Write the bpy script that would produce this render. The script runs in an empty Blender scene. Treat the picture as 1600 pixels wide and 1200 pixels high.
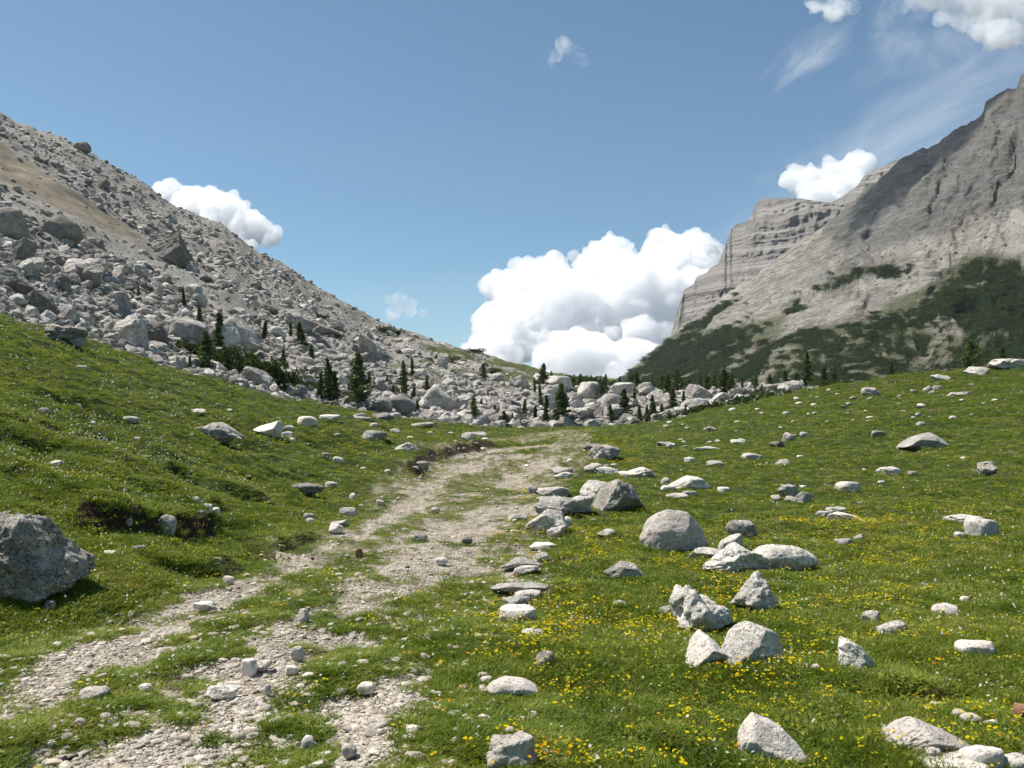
import bpy, bmesh, math
import numpy as np
from mathutils import Vector

SC = bpy.context.scene
COL = SC.collection
R = math.radians

# ------------------------------------------------------------------ camera
F = 1400.0                      # focal length in pixels of the 1600 px wide photograph
HOR = 650.0
PITCH = math.atan((HOR - 600.0) / F)
EYE = 1.6
cd = bpy.data.cameras.new("camera")
cd.sensor_width = 36.0
cd.lens = 36.0 * F / 1600.0
cd.clip_start = 0.05
cd.clip_end = 90000.0
cam = bpy.data.objects.new("camera", cd)
cam.location = (0, 0, EYE)
cam.rotation_euler = (math.pi / 2 + PITCH, 0, 0)
COL.objects.link(cam)
SC.camera = cam

# ------------------------------------------------------------------ light
SUN_EL = R(61)
SUN_AZ = math.atan2(-0.95, 0.22)         # clockwise from +Y (towards -x: left, in front)
sun_dir = Vector((math.cos(SUN_EL) * math.sin(SUN_AZ), math.cos(SUN_EL) * math.cos(SUN_AZ), math.sin(SUN_EL)))
sd_ = bpy.data.lights.new("sun", 'SUN')
sd_.energy = 5.0
sd_.angle = R(0.53)
sd_.color = (1.0, 0.955, 0.89)
so = bpy.data.objects.new("sun", sd_)
so.rotation_euler = sun_dir.to_track_quat('Z', 'Y').to_euler()
so.location = (-40, 30, 80)
COL.objects.link(so)

SC.view_settings.view_transform = 'Standard'
SC.view_settings.look = 'None'
SC.view_settings.exposure = 0.55
SC.view_settings.gamma = 1.0
SC.render.engine = 'CYCLES'
SC.cycles.use_denoising = True
try:
    SC.cycles.denoiser = 'OPENIMAGEDENOISE'
    SC.cycles.denoising_prefilter = 'ACCURATE'
except Exception:
    pass
SC.cycles.use_adaptive_sampling = True
SC.cycles.adaptive_threshold = 0.015
SC.cycles.max_bounces = 130
SC.cycles.diffuse_bounces = 3
SC.cycles.glossy_bounces = 1
SC.cycles.transmission_bounces = 3
SC.cycles.volume_bounces = 128
SC.cycles.transparent_max_bounces = 8
SC.cycles.caustics_reflective = False
SC.cycles.caustics_refractive = False


class NT:
    """small helper for node trees"""
    def __init__(self, tree):
        self.t = tree

    def n(self, typ, ins=None, **props):
        nd = self.t.nodes.new(typ)
        for k, v in props.items():
            setattr(nd, k, v)
        if ins:
            for k, v in ins.items():
                s = nd.inputs[k]
                if isinstance(v, bpy.types.NodeSocket):
                    self.t.links.new(v, s)
                else:
                    s.default_value = v
        return nd

    def link(self, a, b):
        self.t.links.new(a, b)

    def math(self, op, a, b=0.0, c=0.0, clamp=False):
        return self.n('ShaderNodeMath', {0: a, 1: b, 2: c}, operation=op, use_clamp=clamp).outputs[0]

    def noise(self, vec, scale, detail=4, rough=0.55, dist=0.0):
        return self.n('ShaderNodeTexNoise', {'Vector': vec, 'Scale': scale, 'Detail': detail,
                                             'Roughness': rough, 'Distortion': dist}).outputs['Fac']

    def ramp(self, fac, stops, interp='LINEAR'):
        nd = self.n('ShaderNodeValToRGB', {'Fac': fac})
        cr = nd.color_ramp
        cr.interpolation = interp
        while len(cr.elements) < len(stops):
            cr.elements.new(0.5)
        for e, (p, c) in zip(cr.elements, stops):
            e.position = p
            e.color = (*c, 1) if len(c) == 3 else c
        return nd.outputs['Color']

    def step(self, v, a, b):
        return self.n('ShaderNodeMapRange', {'Value': v, 'From Min': a, 'From Max': b}, interpolation_type='SMOOTHSTEP').outputs['Result']

    def mix(self, fac, a, b, blend='MIX'):
        nd = self.n('ShaderNodeMix', data_type='RGBA', blend_type=blend)
        nd.clamp_factor = True
        for s, v in ((nd.inputs[0], fac), (nd.inputs[6], a), (nd.inputs[7], b)):
            if isinstance(v, bpy.types.NodeSocket):
                self.link(v, s)
            elif isinstance(v, (tuple, list)):
                s.default_value = (*v[:3], 1)
            else:
                s.default_value = v
        return nd.outputs[2]


# sky: Nishita plus thin high veils of cirrus
world = bpy.data.worlds.new("World")
SC.world = world
world.use_nodes = True
wt = world.node_tree
wt.nodes.clear()
W = NT(wt)
sky = W.n('ShaderNodeTexSky', sky_type='NISHITA', sun_disc=False, sun_elevation=SUN_EL, sun_rotation=SUN_AZ,
          altitude=1800.0, air_density=1.0, dust_density=2.0, ozone_density=1.3)
geo = W.n('ShaderNodeTexCoord').outputs['Generated']


def pix_dir(u, v):
    x = (u - 800) / F
    k = (600 - v) / F
    d = Vector((x, math.cos(PITCH) - k * math.sin(PITCH), k * math.cos(PITCH) + math.sin(PITCH)))
    return d.normalized()


def veil(u, v, ru, rv, ang, scale, lo, hi, amount, stretch=3.0, seed=0.0):
    """a patch of thin cirrus round a direction of the sky"""
    d = pix_dir(u, v)
    right = Vector((d.y, -d.x, 0)).normalized()
    up = right.cross(d)
    ca, sa = math.cos(R(ang)), math.sin(R(ang))
    a = right * ca + up * sa
    b = up * ca - right * sa
    da = W.n('ShaderNodeVectorMath', {0: geo, 1: tuple(a)}, operation='DOT_PRODUCT').outputs['Value']
    db = W.n('ShaderNodeVectorMath', {0: geo, 1: tuple(b)}, operation='DOT_PRODUCT').outputs['Value']
    off_a, off_b = a.dot(d), b.dot(d)
    na = W.math('DIVIDE', W.math('SUBTRACT', da, off_a), ru / F)
    nb = W.math('DIVIDE', W.math('SUBTRACT', db, off_b), rv / F)
    r2 = W.math('ADD', W.math('MULTIPLY', na, na), W.math('MULTIPLY', nb, nb))
    fall = W.math('POWER', 2.718, W.math('MULTIPLY', r2, -1.0))
    vec = W.n('ShaderNodeCombineXYZ', {0: W.math('MULTIPLY', da, 1.0), 1: W.math('MULTIPLY', db, stretch), 2: seed}).outputs[0]
    nz = W.noise(vec, scale, 9, 0.62, 0.5)
    m = W.step(W.math('ADD', nz, W.math('MULTIPLY', fall, 0.35)), lo, hi)
    return W.math('MULTIPLY', W.math('MULTIPLY', m, W.step(fall, 0.02, 0.6)), amount)


veils = [veil(1470, 190, 330, 75, 25, 5, 0.50, 1.15, 0.50, 2.5, 1.3),
         veil(1265, 85, 80, 30, 28, 14, 0.55, 1.1, 0.45, 2.5, 4.1),
         veil(1480, 60, 160, 90, 20, 8, 0.62, 1.0, 0.35, 1.5, 7.7),
         veil(860, 520, 900, 90, 0, 4, 0.3, 1.2, 0.14, 3.0, 2.2)]
tot = veils[0]
for m_ in veils[1:]:
    tot = W.math('MAXIMUM', tot, m_)
tinted = W.mix(1.0, sky.outputs[0], (.80, 1.0, .985), 'MULTIPLY')
skyc = W.mix(tot, tinted, (7.6, 7.9, 8.2))
bg = W.n('ShaderNodeBackground', {'Color': skyc, 'Strength': 0.084})
wo = W.n('ShaderNodeOutputWorld', {'Surface': bg.outputs[0]})


# ------------------------------------------------------------------ numpy noise
def _hash(ix, iy, iz, seed):
    h = (ix.astype(np.uint32) * np.uint32(374761393) + iy.astype(np.uint32) * np.uint32(668265263)
         + iz.astype(np.uint32) * np.uint32(2147483647 - 1640531) + np.uint32((seed * 144665) & 0xffffffff))
    h = (h ^ (h >> np.uint32(13))) * np.uint32(1274126177)
    h = h ^ (h >> np.uint32(16))
    return (h & np.uint32(0xffffff)).astype(np.float32) / np.float32(0xffffff)


def vn3(x, y, z, seed=0):
    x = np.asarray(x, np.float32); y = np.asarray(y, np.float32); z = np.asarray(z, np.float32)
    x, y, z = np.broadcast_arrays(x, y, z)
    fx, fy, fz = np.floor(x), np.floor(y), np.floor(z)
    ix, iy, iz = fx.astype(np.int64), fy.astype(np.int64), fz.astype(np.int64)
    tx, ty, tz = x - fx, y - fy, z - fz
    tx = tx * tx * (3 - 2 * tx); ty = ty * ty * (3 - 2 * ty); tz = tz * tz * (3 - 2 * tz)
    out = 0
    for dx in (0, 1):
        wx = tx if dx else 1 - tx
        for dy in (0, 1):
            wy = ty if dy else 1 - ty
            for dz in (0, 1):
                wz = tz if dz else 1 - tz
                out = out + wx * wy * wz * _hash(ix + dx, iy + dy, iz + dz, seed)
    return out * 2 - 1


def vn2(x, y, seed=0):
    x = np.asarray(x, np.float32); y = np.asarray(y, np.float32)
    x, y = np.broadcast_arrays(x, y)
    fx, fy = np.floor(x), np.floor(y)
    ix, iy = fx.astype(np.int64), fy.astype(np.int64)
    tx, ty = x - fx, y - fy
    tx = tx * tx * (3 - 2 * tx); ty = ty * ty * (3 - 2 * ty)
    z = np.zeros_like(ix)
    a = _hash(ix, iy, z, seed); b = _hash(ix + 1, iy, z, seed)
    c = _hash(ix, iy + 1, z, seed); d = _hash(ix + 1, iy + 1, z, seed)
    return (a + (b - a) * tx + (c - a) * ty + (a - b - c + d) * tx * ty) * 2 - 1


def fbm2(x, y, oct=4, seed=0, gain=0.5):
    s, a, tot_ = 0, 1.0, 0
    for i in range(oct):
        c, sn = math.cos(i * 1.1), math.sin(i * 1.1)
        s = s + a * vn2((x * c - y * sn) * 2 ** i, (x * sn + y * c) * 2 ** i, seed + i * 17)
        tot_ += a
        a *= gain
    return s / tot_


def fbm3(x, y, z, oct=4, seed=0, gain=0.5):
    s, a, tot_ = 0, 1.0, 0
    for i in range(oct):
        s = s + a * vn3(x * 2 ** i, y * 2 ** i, z * 2 ** i, seed + i * 17)
        tot_ += a
        a *= gain
    return s / tot_


def sstep(x, a, b):
    t = np.clip((x - a) / (b - a), 0, 1)
    return t * t * (3 - 2 * t)


CP, SP = math.cos(PITCH), math.sin(PITCH)


def h_of(Y, v):
    """height over the eye of a point at depth Y seen on row v"""
    k = (600.0 - v) / F
    return Y * (k * CP + SP) / (CP - k * SP)


def x_of(u, Y, h):
    return (u - 800.0) / F * (Y * CP + h * SP)


def proj(x, y, z):
    h = z - EYE
    d = y * CP + h * SP
    return 800 + F * x / d, 600 - F * (h * CP - y * SP) / d


# ------------------------------------------------------------------ mesh helpers
def mesh_np(name, co, faces, mat=None, smooth=True, attrs=None):
    """faces: (n,3) or (n,4) int array"""
    me = bpy.data.meshes.new(name)
    co = np.asarray(co, np.float32)
    faces = np.asarray(faces, np.int32)
    k = faces.shape[1]
    me.vertices.add(len(co))
    me.vertices.foreach_set('co', co.ravel())
    me.loops.add(faces.size)
    me.loops.foreach_set('vertex_index', faces.ravel())
    me.polygons.add(len(faces))
    me.polygons.foreach_set('loop_start', np.arange(0, faces.size, k, dtype=np.int32))
    me.polygons.foreach_set('loop_total', np.full(len(faces), k, np.int32))
    me.polygons.foreach_set('use_smooth', np.full(len(faces), smooth, bool))
    me.update(calc_edges=True)
    if attrs:
        for an, arr in attrs.items():
            a = me.attributes.new(an, 'FLOAT', 'POINT')
            a.data.foreach_set('value', np.asarray(arr, np.float32).ravel())
    if mat:
        me.materials.append(mat)
    return me


def link(name, me, label=None, cat=None, group=None, kind=None, parent=None, loc=None, rot=None, scale=None):
    o = bpy.data.objects.new(name, me)
    COL.objects.link(o)
    if loc is not None: o.location = loc
    if rot is not None: o.rotation_euler = rot
    if scale is not None: o.scale = scale
    if label: o['label'] = label
    if cat: o['category'] = cat
    if group: o['group'] = group
    if kind: o['kind'] = kind
    if parent: o.parent = parent
    return o


def grid_faces(nr, nc):
    i = np.arange(nr * nc).reshape(nr, nc)
    return np.stack([i[:-1, :-1], i[:-1, 1:], i[1:, 1:], i[1:, :-1]], -1).reshape(-1, 4)


def new_mat(name):
    m = bpy.data.materials.new(name)
    m.use_nodes = True
    m.node_tree.nodes.clear()
    t = NT(m.node_tree)
    out = t.n('ShaderNodeOutputMaterial')
    return m, t, out


# ------------------------------------------------------------------ the meadow sheet
MU = np.array([-500, -300, 0, 200, 400, 500, 600, 700, 800, 900, 1000, 1100, 1200, 1400, 1600, 1900, 2100], float)
M_VC = np.array([350, 400, 484, 548, 607, 634, 652, 659, 669, 666, 662, 642, 622, 585, 573, 560, 556], float)
M_YC = np.array([20, 24, 30, 38, 45, 52, 60, 75, 100, 104, 100, 92, 85, 80, 75, 65, 60], float)
M_YF = np.array([5.5, 6, 6.8, 7.5, 10, 13, 18, 26, 40, 36, 30, 25, 22, 18, 14, 10, 9], float)
M_G = np.array([.9, .9, .9, .9, 1, 1.1, 1.2, 1.5, 1.5, 1.5, 1.5, 1.7, 1.8, 1.8, 1.75, 1.6, 1.6], float)


def _sm(u, arr):
    s = 0
    for w, k in ((-55, 1), (-25, 2), (0, 3), (25, 2), (55, 1)):
        s = s + k * np.interp(u + w, MU, arr)
    return s / 9.0


def meadow_base(u, Y):
    yf, yc, vc, g = _sm(u, M_YF), _sm(u, M_YC), _sm(u, M_VC), _sm(u, M_G)
    zc = h_of(yc, vc) + EYE
    s = np.clip((Y - yf) / (yc - yf), 0, 1.0)
    z = zc * s ** g
    over = np.clip(Y - yc, 0, None)
    z = z - 0.22 * over * sstep(over, 0, 6)
    return np.maximum(z, -12.0)


BANKS = []       # world polylines with height, fall-off and face width


def seg_dist(x, y, poly):
    """distance, signed side (left of travel positive) and parameter along a polyline"""
    best = np.full(np.shape(x), 1e9)
    side = np.zeros(np.shape(x))
    par = np.zeros(np.shape(x))
    n = len(poly) - 1
    for i in range(n):
        ax, ay = poly[i]; bx, by = poly[i + 1]
        dx, dy = bx - ax, by - ay
        L2 = dx * dx + dy * dy
        t = np.clip(((x - ax) * dx + (y - ay) * dy) / L2, 0, 1)
        px, py = ax + t * dx, ay + t * dy
        d = np.hypot(x - px, y - py)
        m = d < best
        best = np.where(m, d, best)
        side = np.where(m, np.sign(dx * (y - ay) - dy * (x - ax)), side)
        par = np.where(m, (i + t) / n, par)
    return best, side, par


def bank_terms(x, y):
    dz = np.zeros(np.shape(x)); soil = np.zeros(np.shape(x))
    for poly, hgt, L, wf in BANKS:
        xs = [p[0] for p in poly]; ys = [p[1] for p in poly]
        m = (x > min(xs) - 3 * L) & (x < max(xs) + 3 * L) & (y > min(ys) - 3 * L) & (y < max(ys) + 3 * L)
        if not np.any(m):
            continue
        xx, yy = x[m], y[m]
        wob = fbm2(xx * 2.2, yy * 2.2, 3, 91) * 0.22 * (1 if hgt > .2 else .5)
        d, s, par = seg_dist(xx, yy, poly)
        sd = d * s + wob
        end = sstep(par, 0.0, 0.12) * (1 - sstep(par, 0.88, 1.0)) * (1 - sstep(d, L * 1.6, L * 2.6))
        hh = hgt * (0.75 + 0.5 * fbm2(xx * 1.3, yy * 1.3, 2, 44))
        step_ = sstep(sd, -wf, wf)
        add = hh * end * (step_ * np.exp(-np.clip(sd - wf, 0, None) / L) - 0.25 * np.exp(-((sd + wf * 1.5) / (wf * 2)) ** 2))
        dz[m] += add
        soil[m] = np.maximum(soil[m], end * np.exp(-((sd) / (wf * .85)) ** 2) * (.85 if hgt > .25 else .35))
    return dz, soil


RUTS = []


def path_terms(x, y):
    """stony ruts, dry verge"""
    x = np.asarray(x, float); y = np.asarray(y, float)
    p = np.zeros(x.shape); dry = np.zeros(x.shape)
    for poly, w0, w1, dryk in RUTS:
        d, s, par = seg_dist(x, y, poly)
        w = w0 + (w1 - w0) * par
        e = np.exp(-(d / w) ** 2)
        if dryk:
            dry = np.maximum(dry, e)
        else:
            p = np.maximum(p, e)
            dry = np.maximum(dry, np.exp(-(d / (w * 2.0)) ** 2) * 0.9)
    n1 = fbm2(x * 1.1 + 3, y * 0.8, 3, 5)
    n2 = fbm2(x * 4.0, y * 3.3, 3, 12)
    n3 = fbm2(x * 11.0, y * 9.0, 2, 14)
    dry = sstep(dry, .06, .5)
    mask = sstep(np.maximum(p * 1.12, dry * .24) + n1 * 0.62 + n2 * 0.95 + n3 * .5, 0.10, .86) * sstep(np.maximum(p, dry * .3), 0.05, 0.22)
    return mask, np.clip(dry, 0, 1)


def meadow_h(x, y, u=None, fine=True):
    x = np.asarray(x, float); y = np.asarray(y, float)
    ys = np.maximum(y, 0.6)
    if u is None:
        z = np.zeros(x.shape)
        for _ in range(2):
            uu = 800 + F * x / (ys * CP + (z - EYE) * SP)
            uu = np.clip(uu, -500, 2100)
            z = meadow_base(uu, ys)
    else:
        z = meadow_base(u, ys)
    near = sstep(ys, 3, 30)
    hill = sstep(z, 0.05, 0.8)
    z = z + fbm2(x / 9, y / 9, 3, 3) * (0.05 + 0.34 * near) * (0.3 + 0.7 * hill)
    z = z + fbm2(x / 2.1, y / 2.6, 3, 7) * (0.05 + 0.08 * hill + 0.10 * near)
    if fine:
        z = z + fbm2(x / 0.5, y / 0.55, 3, 8) * (0.035 + 0.03 * hill) * (1 + near) - np.abs(fbm2(x / 1.1, y / 1.3, 3, 9)) * (0.11 + .11 * hill) * (1 + .8 * near)
    if BANKS:
        dz, _ = bank_terms(x, y)
        z = z + dz
    return z


def cast_meadow(u, v):
    """first hit of pixels (u, v) on the meadow; arrays"""
    u = np.atleast_1d(np.asarray(u, float)); v = np.atleast_1d(np.asarray(v, float))
    q = np.exp(np.linspace(math.log(2.5), math.log(125), 500))
    Y = np.broadcast_to(q, (len(u), len(q)))
    hr = h_of(Y, v[:, None])
    X = x_of(u[:, None], Y, hr)
    z = meadow_h(X, Y)
    below = (z - EYE) >= hr
    ok = below.any(1)
    i = np.argmax(below, 1)
    i = np.where(ok, i, len(q) - 1)
    i0 = np.maximum(i - 1, 0)
    r = np.arange(len(u))
    f0 = (z - EYE - hr)[r, i0]; f1 = (z - EYE - hr)[r, i]
    t = np.where(ok & (i > 0), np.clip(-f0 / np.where(f1 - f0 == 0, 1, f1 - f0), 0, 1), 0)
    y = q[i0] + (q[i] - q[i0]) * t
    h = h_of(y, v)
    return x_of(u, y, h), y, h + EYE, ok


def pix_poly(pts):
    u = [p[0] for p in pts]; v = [p[1] for p in pts]
    x, y, z, ok = cast_meadow(u, v)
    return list(zip(x, y))


_b = [([(372, 862), (420, 872), (470, 850), (500, 836)], .16, .8, .09),
      ([(60, 620), (110, 632), (170, 628)], .16, 1.2, .08),
      ([(410, 760), (450, 772), (500, 768)], .12, 1.0, .08),
      ([(95, 812), (150, 822), (200, 830), (260, 836), (330, 832), (350, 812)], 0.27, 1.3, 0.13),
      ([(640, 748), (662, 722), (720, 706), (785, 694)], 0.42, 3.0, 0.34),
      ([(190, 668), (225, 695), (262, 735), (340, 765), (430, 792)], 0.20, 1.2, 0.08),
      ([(225, 880), (280, 892), (335, 898), (372, 884)], 0.15, 0.8, 0.07),
      ([(290, 812), (322, 806), (352, 790)], 0.18, 1.0, 0.07),
      ([(20, 695), (60, 702), (115, 706)], 0.14, 1.0, 0.07),
      ([(1380, 1082), (1440, 1090), (1500, 1086)], 0.08, 0.5, 0.05),
      ([(1010, 1155), (1045, 1168), (1075, 1158)], 0.09, 0.4, 0.05)]
_bw = [(pix_poly(p), a, b, c) for p, a, b, c in _b]
BANKS.extend(_bw)

_r = [([(-120, 1150), (60, 1085), (150, 1015), (250, 972), (330, 935), (420, 902), (500, 862), (580, 822), (640, 796)], .24, .36, 0),
      ([(640, 796), (665, 765), (700, 740), (740, 726), (800, 716)], .42, .85, 0),
      ([(100, 1260), (250, 1170), (360, 1110), (420, 1050), (480, 1005), (560, 945), (640, 885), (700, 842), (760, 812), (800, 792)], .48, .7, 0),
      ([(430, 1290), (540, 1160), (590, 1090), (620, 1040)], .55, .40, 0),
      ([(470, 1015), (560, 945), (650, 880)], .7, .7, 0),
      ([(-120, 1290), (300, 1060), (520, 915), (640, 835), (760, 765)], .60, .9, 1),
      ([(790, 760), (815, 740), (850, 722), (880, 712)], .42, .75, 0),
      ([(700, 712), (780, 702), (860, 696)], .7, .6, 0),
      ([(560, 1260), (640, 1070), (710, 950), (770, 850), (830, 760), (880, 700), (905, 678)], .42, 1.0, 1),
      ([(790, 690), (850, 680), (900, 672)], 1.5, 2.0, 1)]
RUTS.extend([(pix_poly(p), a, b, c) for p, a, b, c in _r])


# ---- materials of the ground
def bump(t, height, strength, dist, normal=None):
    ins = {'Height': height, 'Strength': strength, 'Distance': dist}
    if normal is not None:
        ins['Normal'] = normal
    return t.n('ShaderNodeBump', ins).outputs[0]


def principled(t, out, col, rough=0.9, normal=None, spec=0.2):
    ins = {'Base Color': col, 'Roughness': rough, 'Specular IOR Level': spec}
    if normal is not None:
        ins['Normal'] = normal
    p = t.n('ShaderNodeBsdfPrincipled', ins)
    t.link(p.outputs[0], out.inputs['Surface'])
    return p


mat_ground, t, out = new_mat("meadow_ground")
P = t.n('ShaderNodeNewGeometry').outputs['Position']
a_path = t.n('ShaderNodeAttribute', attribute_name='path').outputs['Fac']
a_dry = t.n('ShaderNodeAttribute', attribute_name='dry').outputs['Fac']
a_soil = t.n('ShaderNodeAttribute', attribute_name='soil').outputs['Fac']
turf = t.ramp(t.noise(P, 2.3, 6, .65), [(.3, (.020, .032, .007)), (.5, (.040, .058, .011)), (.68, (.070, .085, .020))])
dryc = t.ramp(t.noise(P, 9, 5, .7), [(.3, (.075, .070, .026)), (.5, (.14, .125, .055)), (.7, (.24, .21, .13))])
vor = t.n('ShaderNodeTexVoronoi', {'Vector': P, 'Scale': 38.0, 'Randomness': 1.0})
vor2 = t.n('ShaderNodeTexVoronoi', {'Vector': P, 'Scale': 11.0, 'Randomness': 1.0})
gr = t.ramp(vor.outputs['Color'], [(.1, (.22, .185, .14)), (.5, (.36, .315, .25)), (.9, (.50, .45, .38))])
gr = t.mix(t.step(t.noise(P, 5, 6, .75), .42, .62), gr, (.20, .165, .115))
soilc = t.ramp(t.noise(P, 14, 5, .7), [(.3, (.018, .012, .007)), (.6, (.06, .042, .024)), (.8, (.11, .08, .05))])
c = t.mix(t.math('MULTIPLY', a_dry, t.step(t.noise(P, 3.1, 5, .7), .35, .6)), turf, dryc)
c = t.mix(a_path, c, gr)
c = t.mix(t.step(a_soil, .35, .7), c, soilc)
hgt = t.math('ADD', t.math('MULTIPLY', vor.outputs['Distance'], -1.0), t.math('MULTIPLY', t.noise(P, 30, 4, .7), 0.8))
nrm = bump(t, hgt, 0.9, 0.02)
principled(t, out, c, 0.95, nrm, 0.1)

# ---- the ground mesh
ucol = np.arange(-480, 2082, 2.2)
qrow = [0.7]
while qrow[-1] < 128:
    y = qrow[-1]
    # about 1.3 photo rows per mesh row on the flat, finer on the facing slopes
    qrow.append(y * (1 + min(0.02, max(0.0042, 1.2 * y / (EYE * F)))))
qrow = np.array(qrow)
UU, YY = np.meshgrid(ucol, qrow)
ZZ = meadow_base(UU, YY)
XX = x_of(UU, YY, ZZ - EYE)
ZZ = meadow_h(XX, YY, UU)
pm, dm = path_terms(XX, YY)
_, sm = bank_terms(XX, YY)
ZZ = ZZ - pm * 0.025 * (YY < 40)
co = np.stack([XX, YY, ZZ], -1).reshape(-1, 3)
fc = grid_faces(*XX.shape)
# the sheet runs on beneath the far slopes to the horizon, and behind the camera
far_y = np.array([200, 500, 1500, 3400.])
n0 = len(co)
nc = len(ucol)
last = co[-nc:]
rows = [np.stack([last[:, 0] * yy / last[0, 1], np.full(nc, yy), np.full(nc, -14.0)], -1) for yy in far_y]
co = np.concatenate([co] + rows)
base0 = n0 - nc
idx = np.arange(base0, base0 + nc * (len(far_y) + 1)).reshape(-1, nc)
f2 = np.stack([idx[:-1, :-1], idx[:-1, 1:], idx[1:, 1:], idx[1:, :-1]], -1).reshape(-1, 4)
fc = np.concatenate([fc, f2])
extra = np.array([[-30, .7, .0], [30, .7, 0], [30, -40, 0], [-30, -40, 0]])
n1 = len(co)
co = np.concatenate([co, extra])
fc = np.concatenate([fc, [[n1, n1 + 3, n1 + 2, n1 + 1]]])
pad = len(co) - pm.size


def padz(a):
    return np.concatenate([a.ravel(), np.zeros(pad)])


link("ground", mesh_np("ground", co, fc, mat_ground, True, {'path': padz(pm), 'dry': padz(dm), 'soil': padz(sm)}), kind='structure')


# ------------------------------------------------------------------ rocks
def ico(sub):
    bm = bmesh.new()
    bmesh.ops.create_icosphere(bm, subdivisions=sub, radius=1.0)
    v = np.array([x.co[:] for x in bm.verts], np.float32)
    f = np.array([[l.index for l in p.verts] for p in bm.faces], np.int32)
    bm.free()
    return v, f


ICO = {k: ico(k) for k in (1, 2, 3, 4, 5, 6)}


def rock_verts(seed, sub=4, planes=9, rough=0.10, dmin=0.5, dmax=0.92, fine=0.02, hard=0.93, prof=None, warp=0.25, boxy=3.2):
    rs = np.random.RandomState(seed)
    v, f = ICO[sub]
    v = v.copy()
    v /= (np.abs(v) ** boxy).sum(1)[:, None] ** (1 / boxy)
    # low frequency warp
    o = rs.rand(3) * 50
    v *= (1 + warp * fbm3(v[:, 0] * .9 + o[0], v[:, 1] * .9 + o[1], v[:, 2] * .9 + o[2], 2, seed))[:, None]
    for i in range(planes):
        n = rs.normal(size=3)
        n[2] *= 0.8
        n /= np.linalg.norm(n)
        d = rs.uniform(dmin, dmax)
        s = v @ n
        m = s > d
        v[m] -= np.outer((s[m] - d) * hard, n)
    nn = v / np.linalg.norm(v, axis=1)[:, None]
    r1 = fbm3(v[:, 0] * 2.3 + o[1], v[:, 1] * 2.3, v[:, 2] * 2.3 + o[2], 4, seed + 5, 0.55)
    v += nn * (r1 * rough)[:, None]
    if fine:
        r2 = -np.abs(fbm3(v[:, 0] * 5 + o[0], v[:, 1] * 5, v[:, 2] * 5, 4, seed + 9, 0.6))
        r3 = fbm3(v[:, 0] * 16, v[:, 1] * 16, v[:, 2] * 16, 3, seed + 19, 0.6)
        v += nn * (r2 * fine * 4 + r3 * fine * 1.3)[:, None]
    mn, mx = v.min(0), v.max(0)
    v = (v - (mn + mx) / 2) / ((mx - mn) / 2)
    if prof:
        px = [p[0] for p in prof]; pz = [p[1] for p in prof]
        k = np.interp(v[:, 0], px, pz)
        w = sstep(v[:, 2], -0.9, 0.1)
        v[:, 2] = v[:, 2] * (1 - w) + w * ((v[:, 2] + 1) * k - 1)
    return v, f


def stone_mat(name, light, dark, blotch=0.5, lich=0.5, scale=1.0, bumpk=1.0, warm=(.40, .35, .28), bd=0.04, strata=0.0):
    m, t, out = new_mat(name)
    P = t.n('ShaderNodeNewGeometry').outputs['Position']
    rnd = t.n('ShaderNodeObjectInfo').outputs['Random']
    n1 = t.noise(P, 1.7 * scale, 6, .65)
    n2 = t.noise(P, 9 * scale, 7, .72)
    n3 = t.noise(P, 34 * scale, 5, .7)
    c = t.mix(t.step(n1, .38, .66), dark, light)
    c = t.mix(t.math('MULTIPLY', t.step(n2, .5, .62), blotch), c, tuple(x * .62 for x in dark))
    c = t.mix(t.math('MULTIPLY', t.step(t.noise(P, 3.3 * scale, 5, .6), .55, .75), .45), c, warm)
    c = t.mix(t.math('MULTIPLY', t.step(n3, .56, .66), lich), c, (.075, .072, .065))
    gray = t.math('ADD', 0.66, t.math('MULTIPLY', rnd, 0.54))
    gc = t.n('ShaderNodeCombineColor', {0: gray, 1: gray, 2: gray}).outputs[0]
    c = t.mix(1.0, c, gc, 'MULTIPLY')
    h = t.math('ADD', t.math('MULTIPLY', n2, 1.0), t.math('MULTIPLY', n3, 0.45))
    pit = t.noise(P, 15 * scale, 3, .6, 1.2)
    h = t.math('ADD', h, t.math('MULTIPLY', t.step(pit, .36, .46), 0.9))
    c = t.mix(t.math('MULTIPLY', t.step(pit, .42, .34), lich), c, (.085, .078, .066))
    principled(t, out, c, 0.93, bump(t, h, 0.75 * bumpk, bd), 0.15)
    return m


mat_rock = stone_mat("limestone", (.76, .705, .62), (.54, .495, .43), .40, .5, 2.2, 1.1, (.44, .385, .33), .03)
mat_rock_dark = stone_mat("lichened_limestone", (.70, .645, .565), (.40, .36, .30), .6, .9, 2.4, 1.3, (.26, .22, .17), .04)
mat_rock_pink = stone_mat("warm_limestone", (.78, .705, .62), (.62, .55, .48), .3, .45, 2.0, .8, (.48, .38, .31), .03)
mat_rock_red = stone_mat("rusty_stone", (.36, .19, .11), (.22, .12, .08), .3, .4, 3.0, .8, (.4, .22, .12), .02)
mat_talus = stone_mat("talus_limestone", (.76, .71, .635), (.46, .42, .37), .45, .35, .30, 1.0, (.34, .30, .255), .35)
mat_scree_rock = stone_mat("grey_talus_limestone", (.44, .40, .355), (.26, .24, .21), .45, .4, .35, 1.0, (.27, .235, .20), .3)

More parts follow.
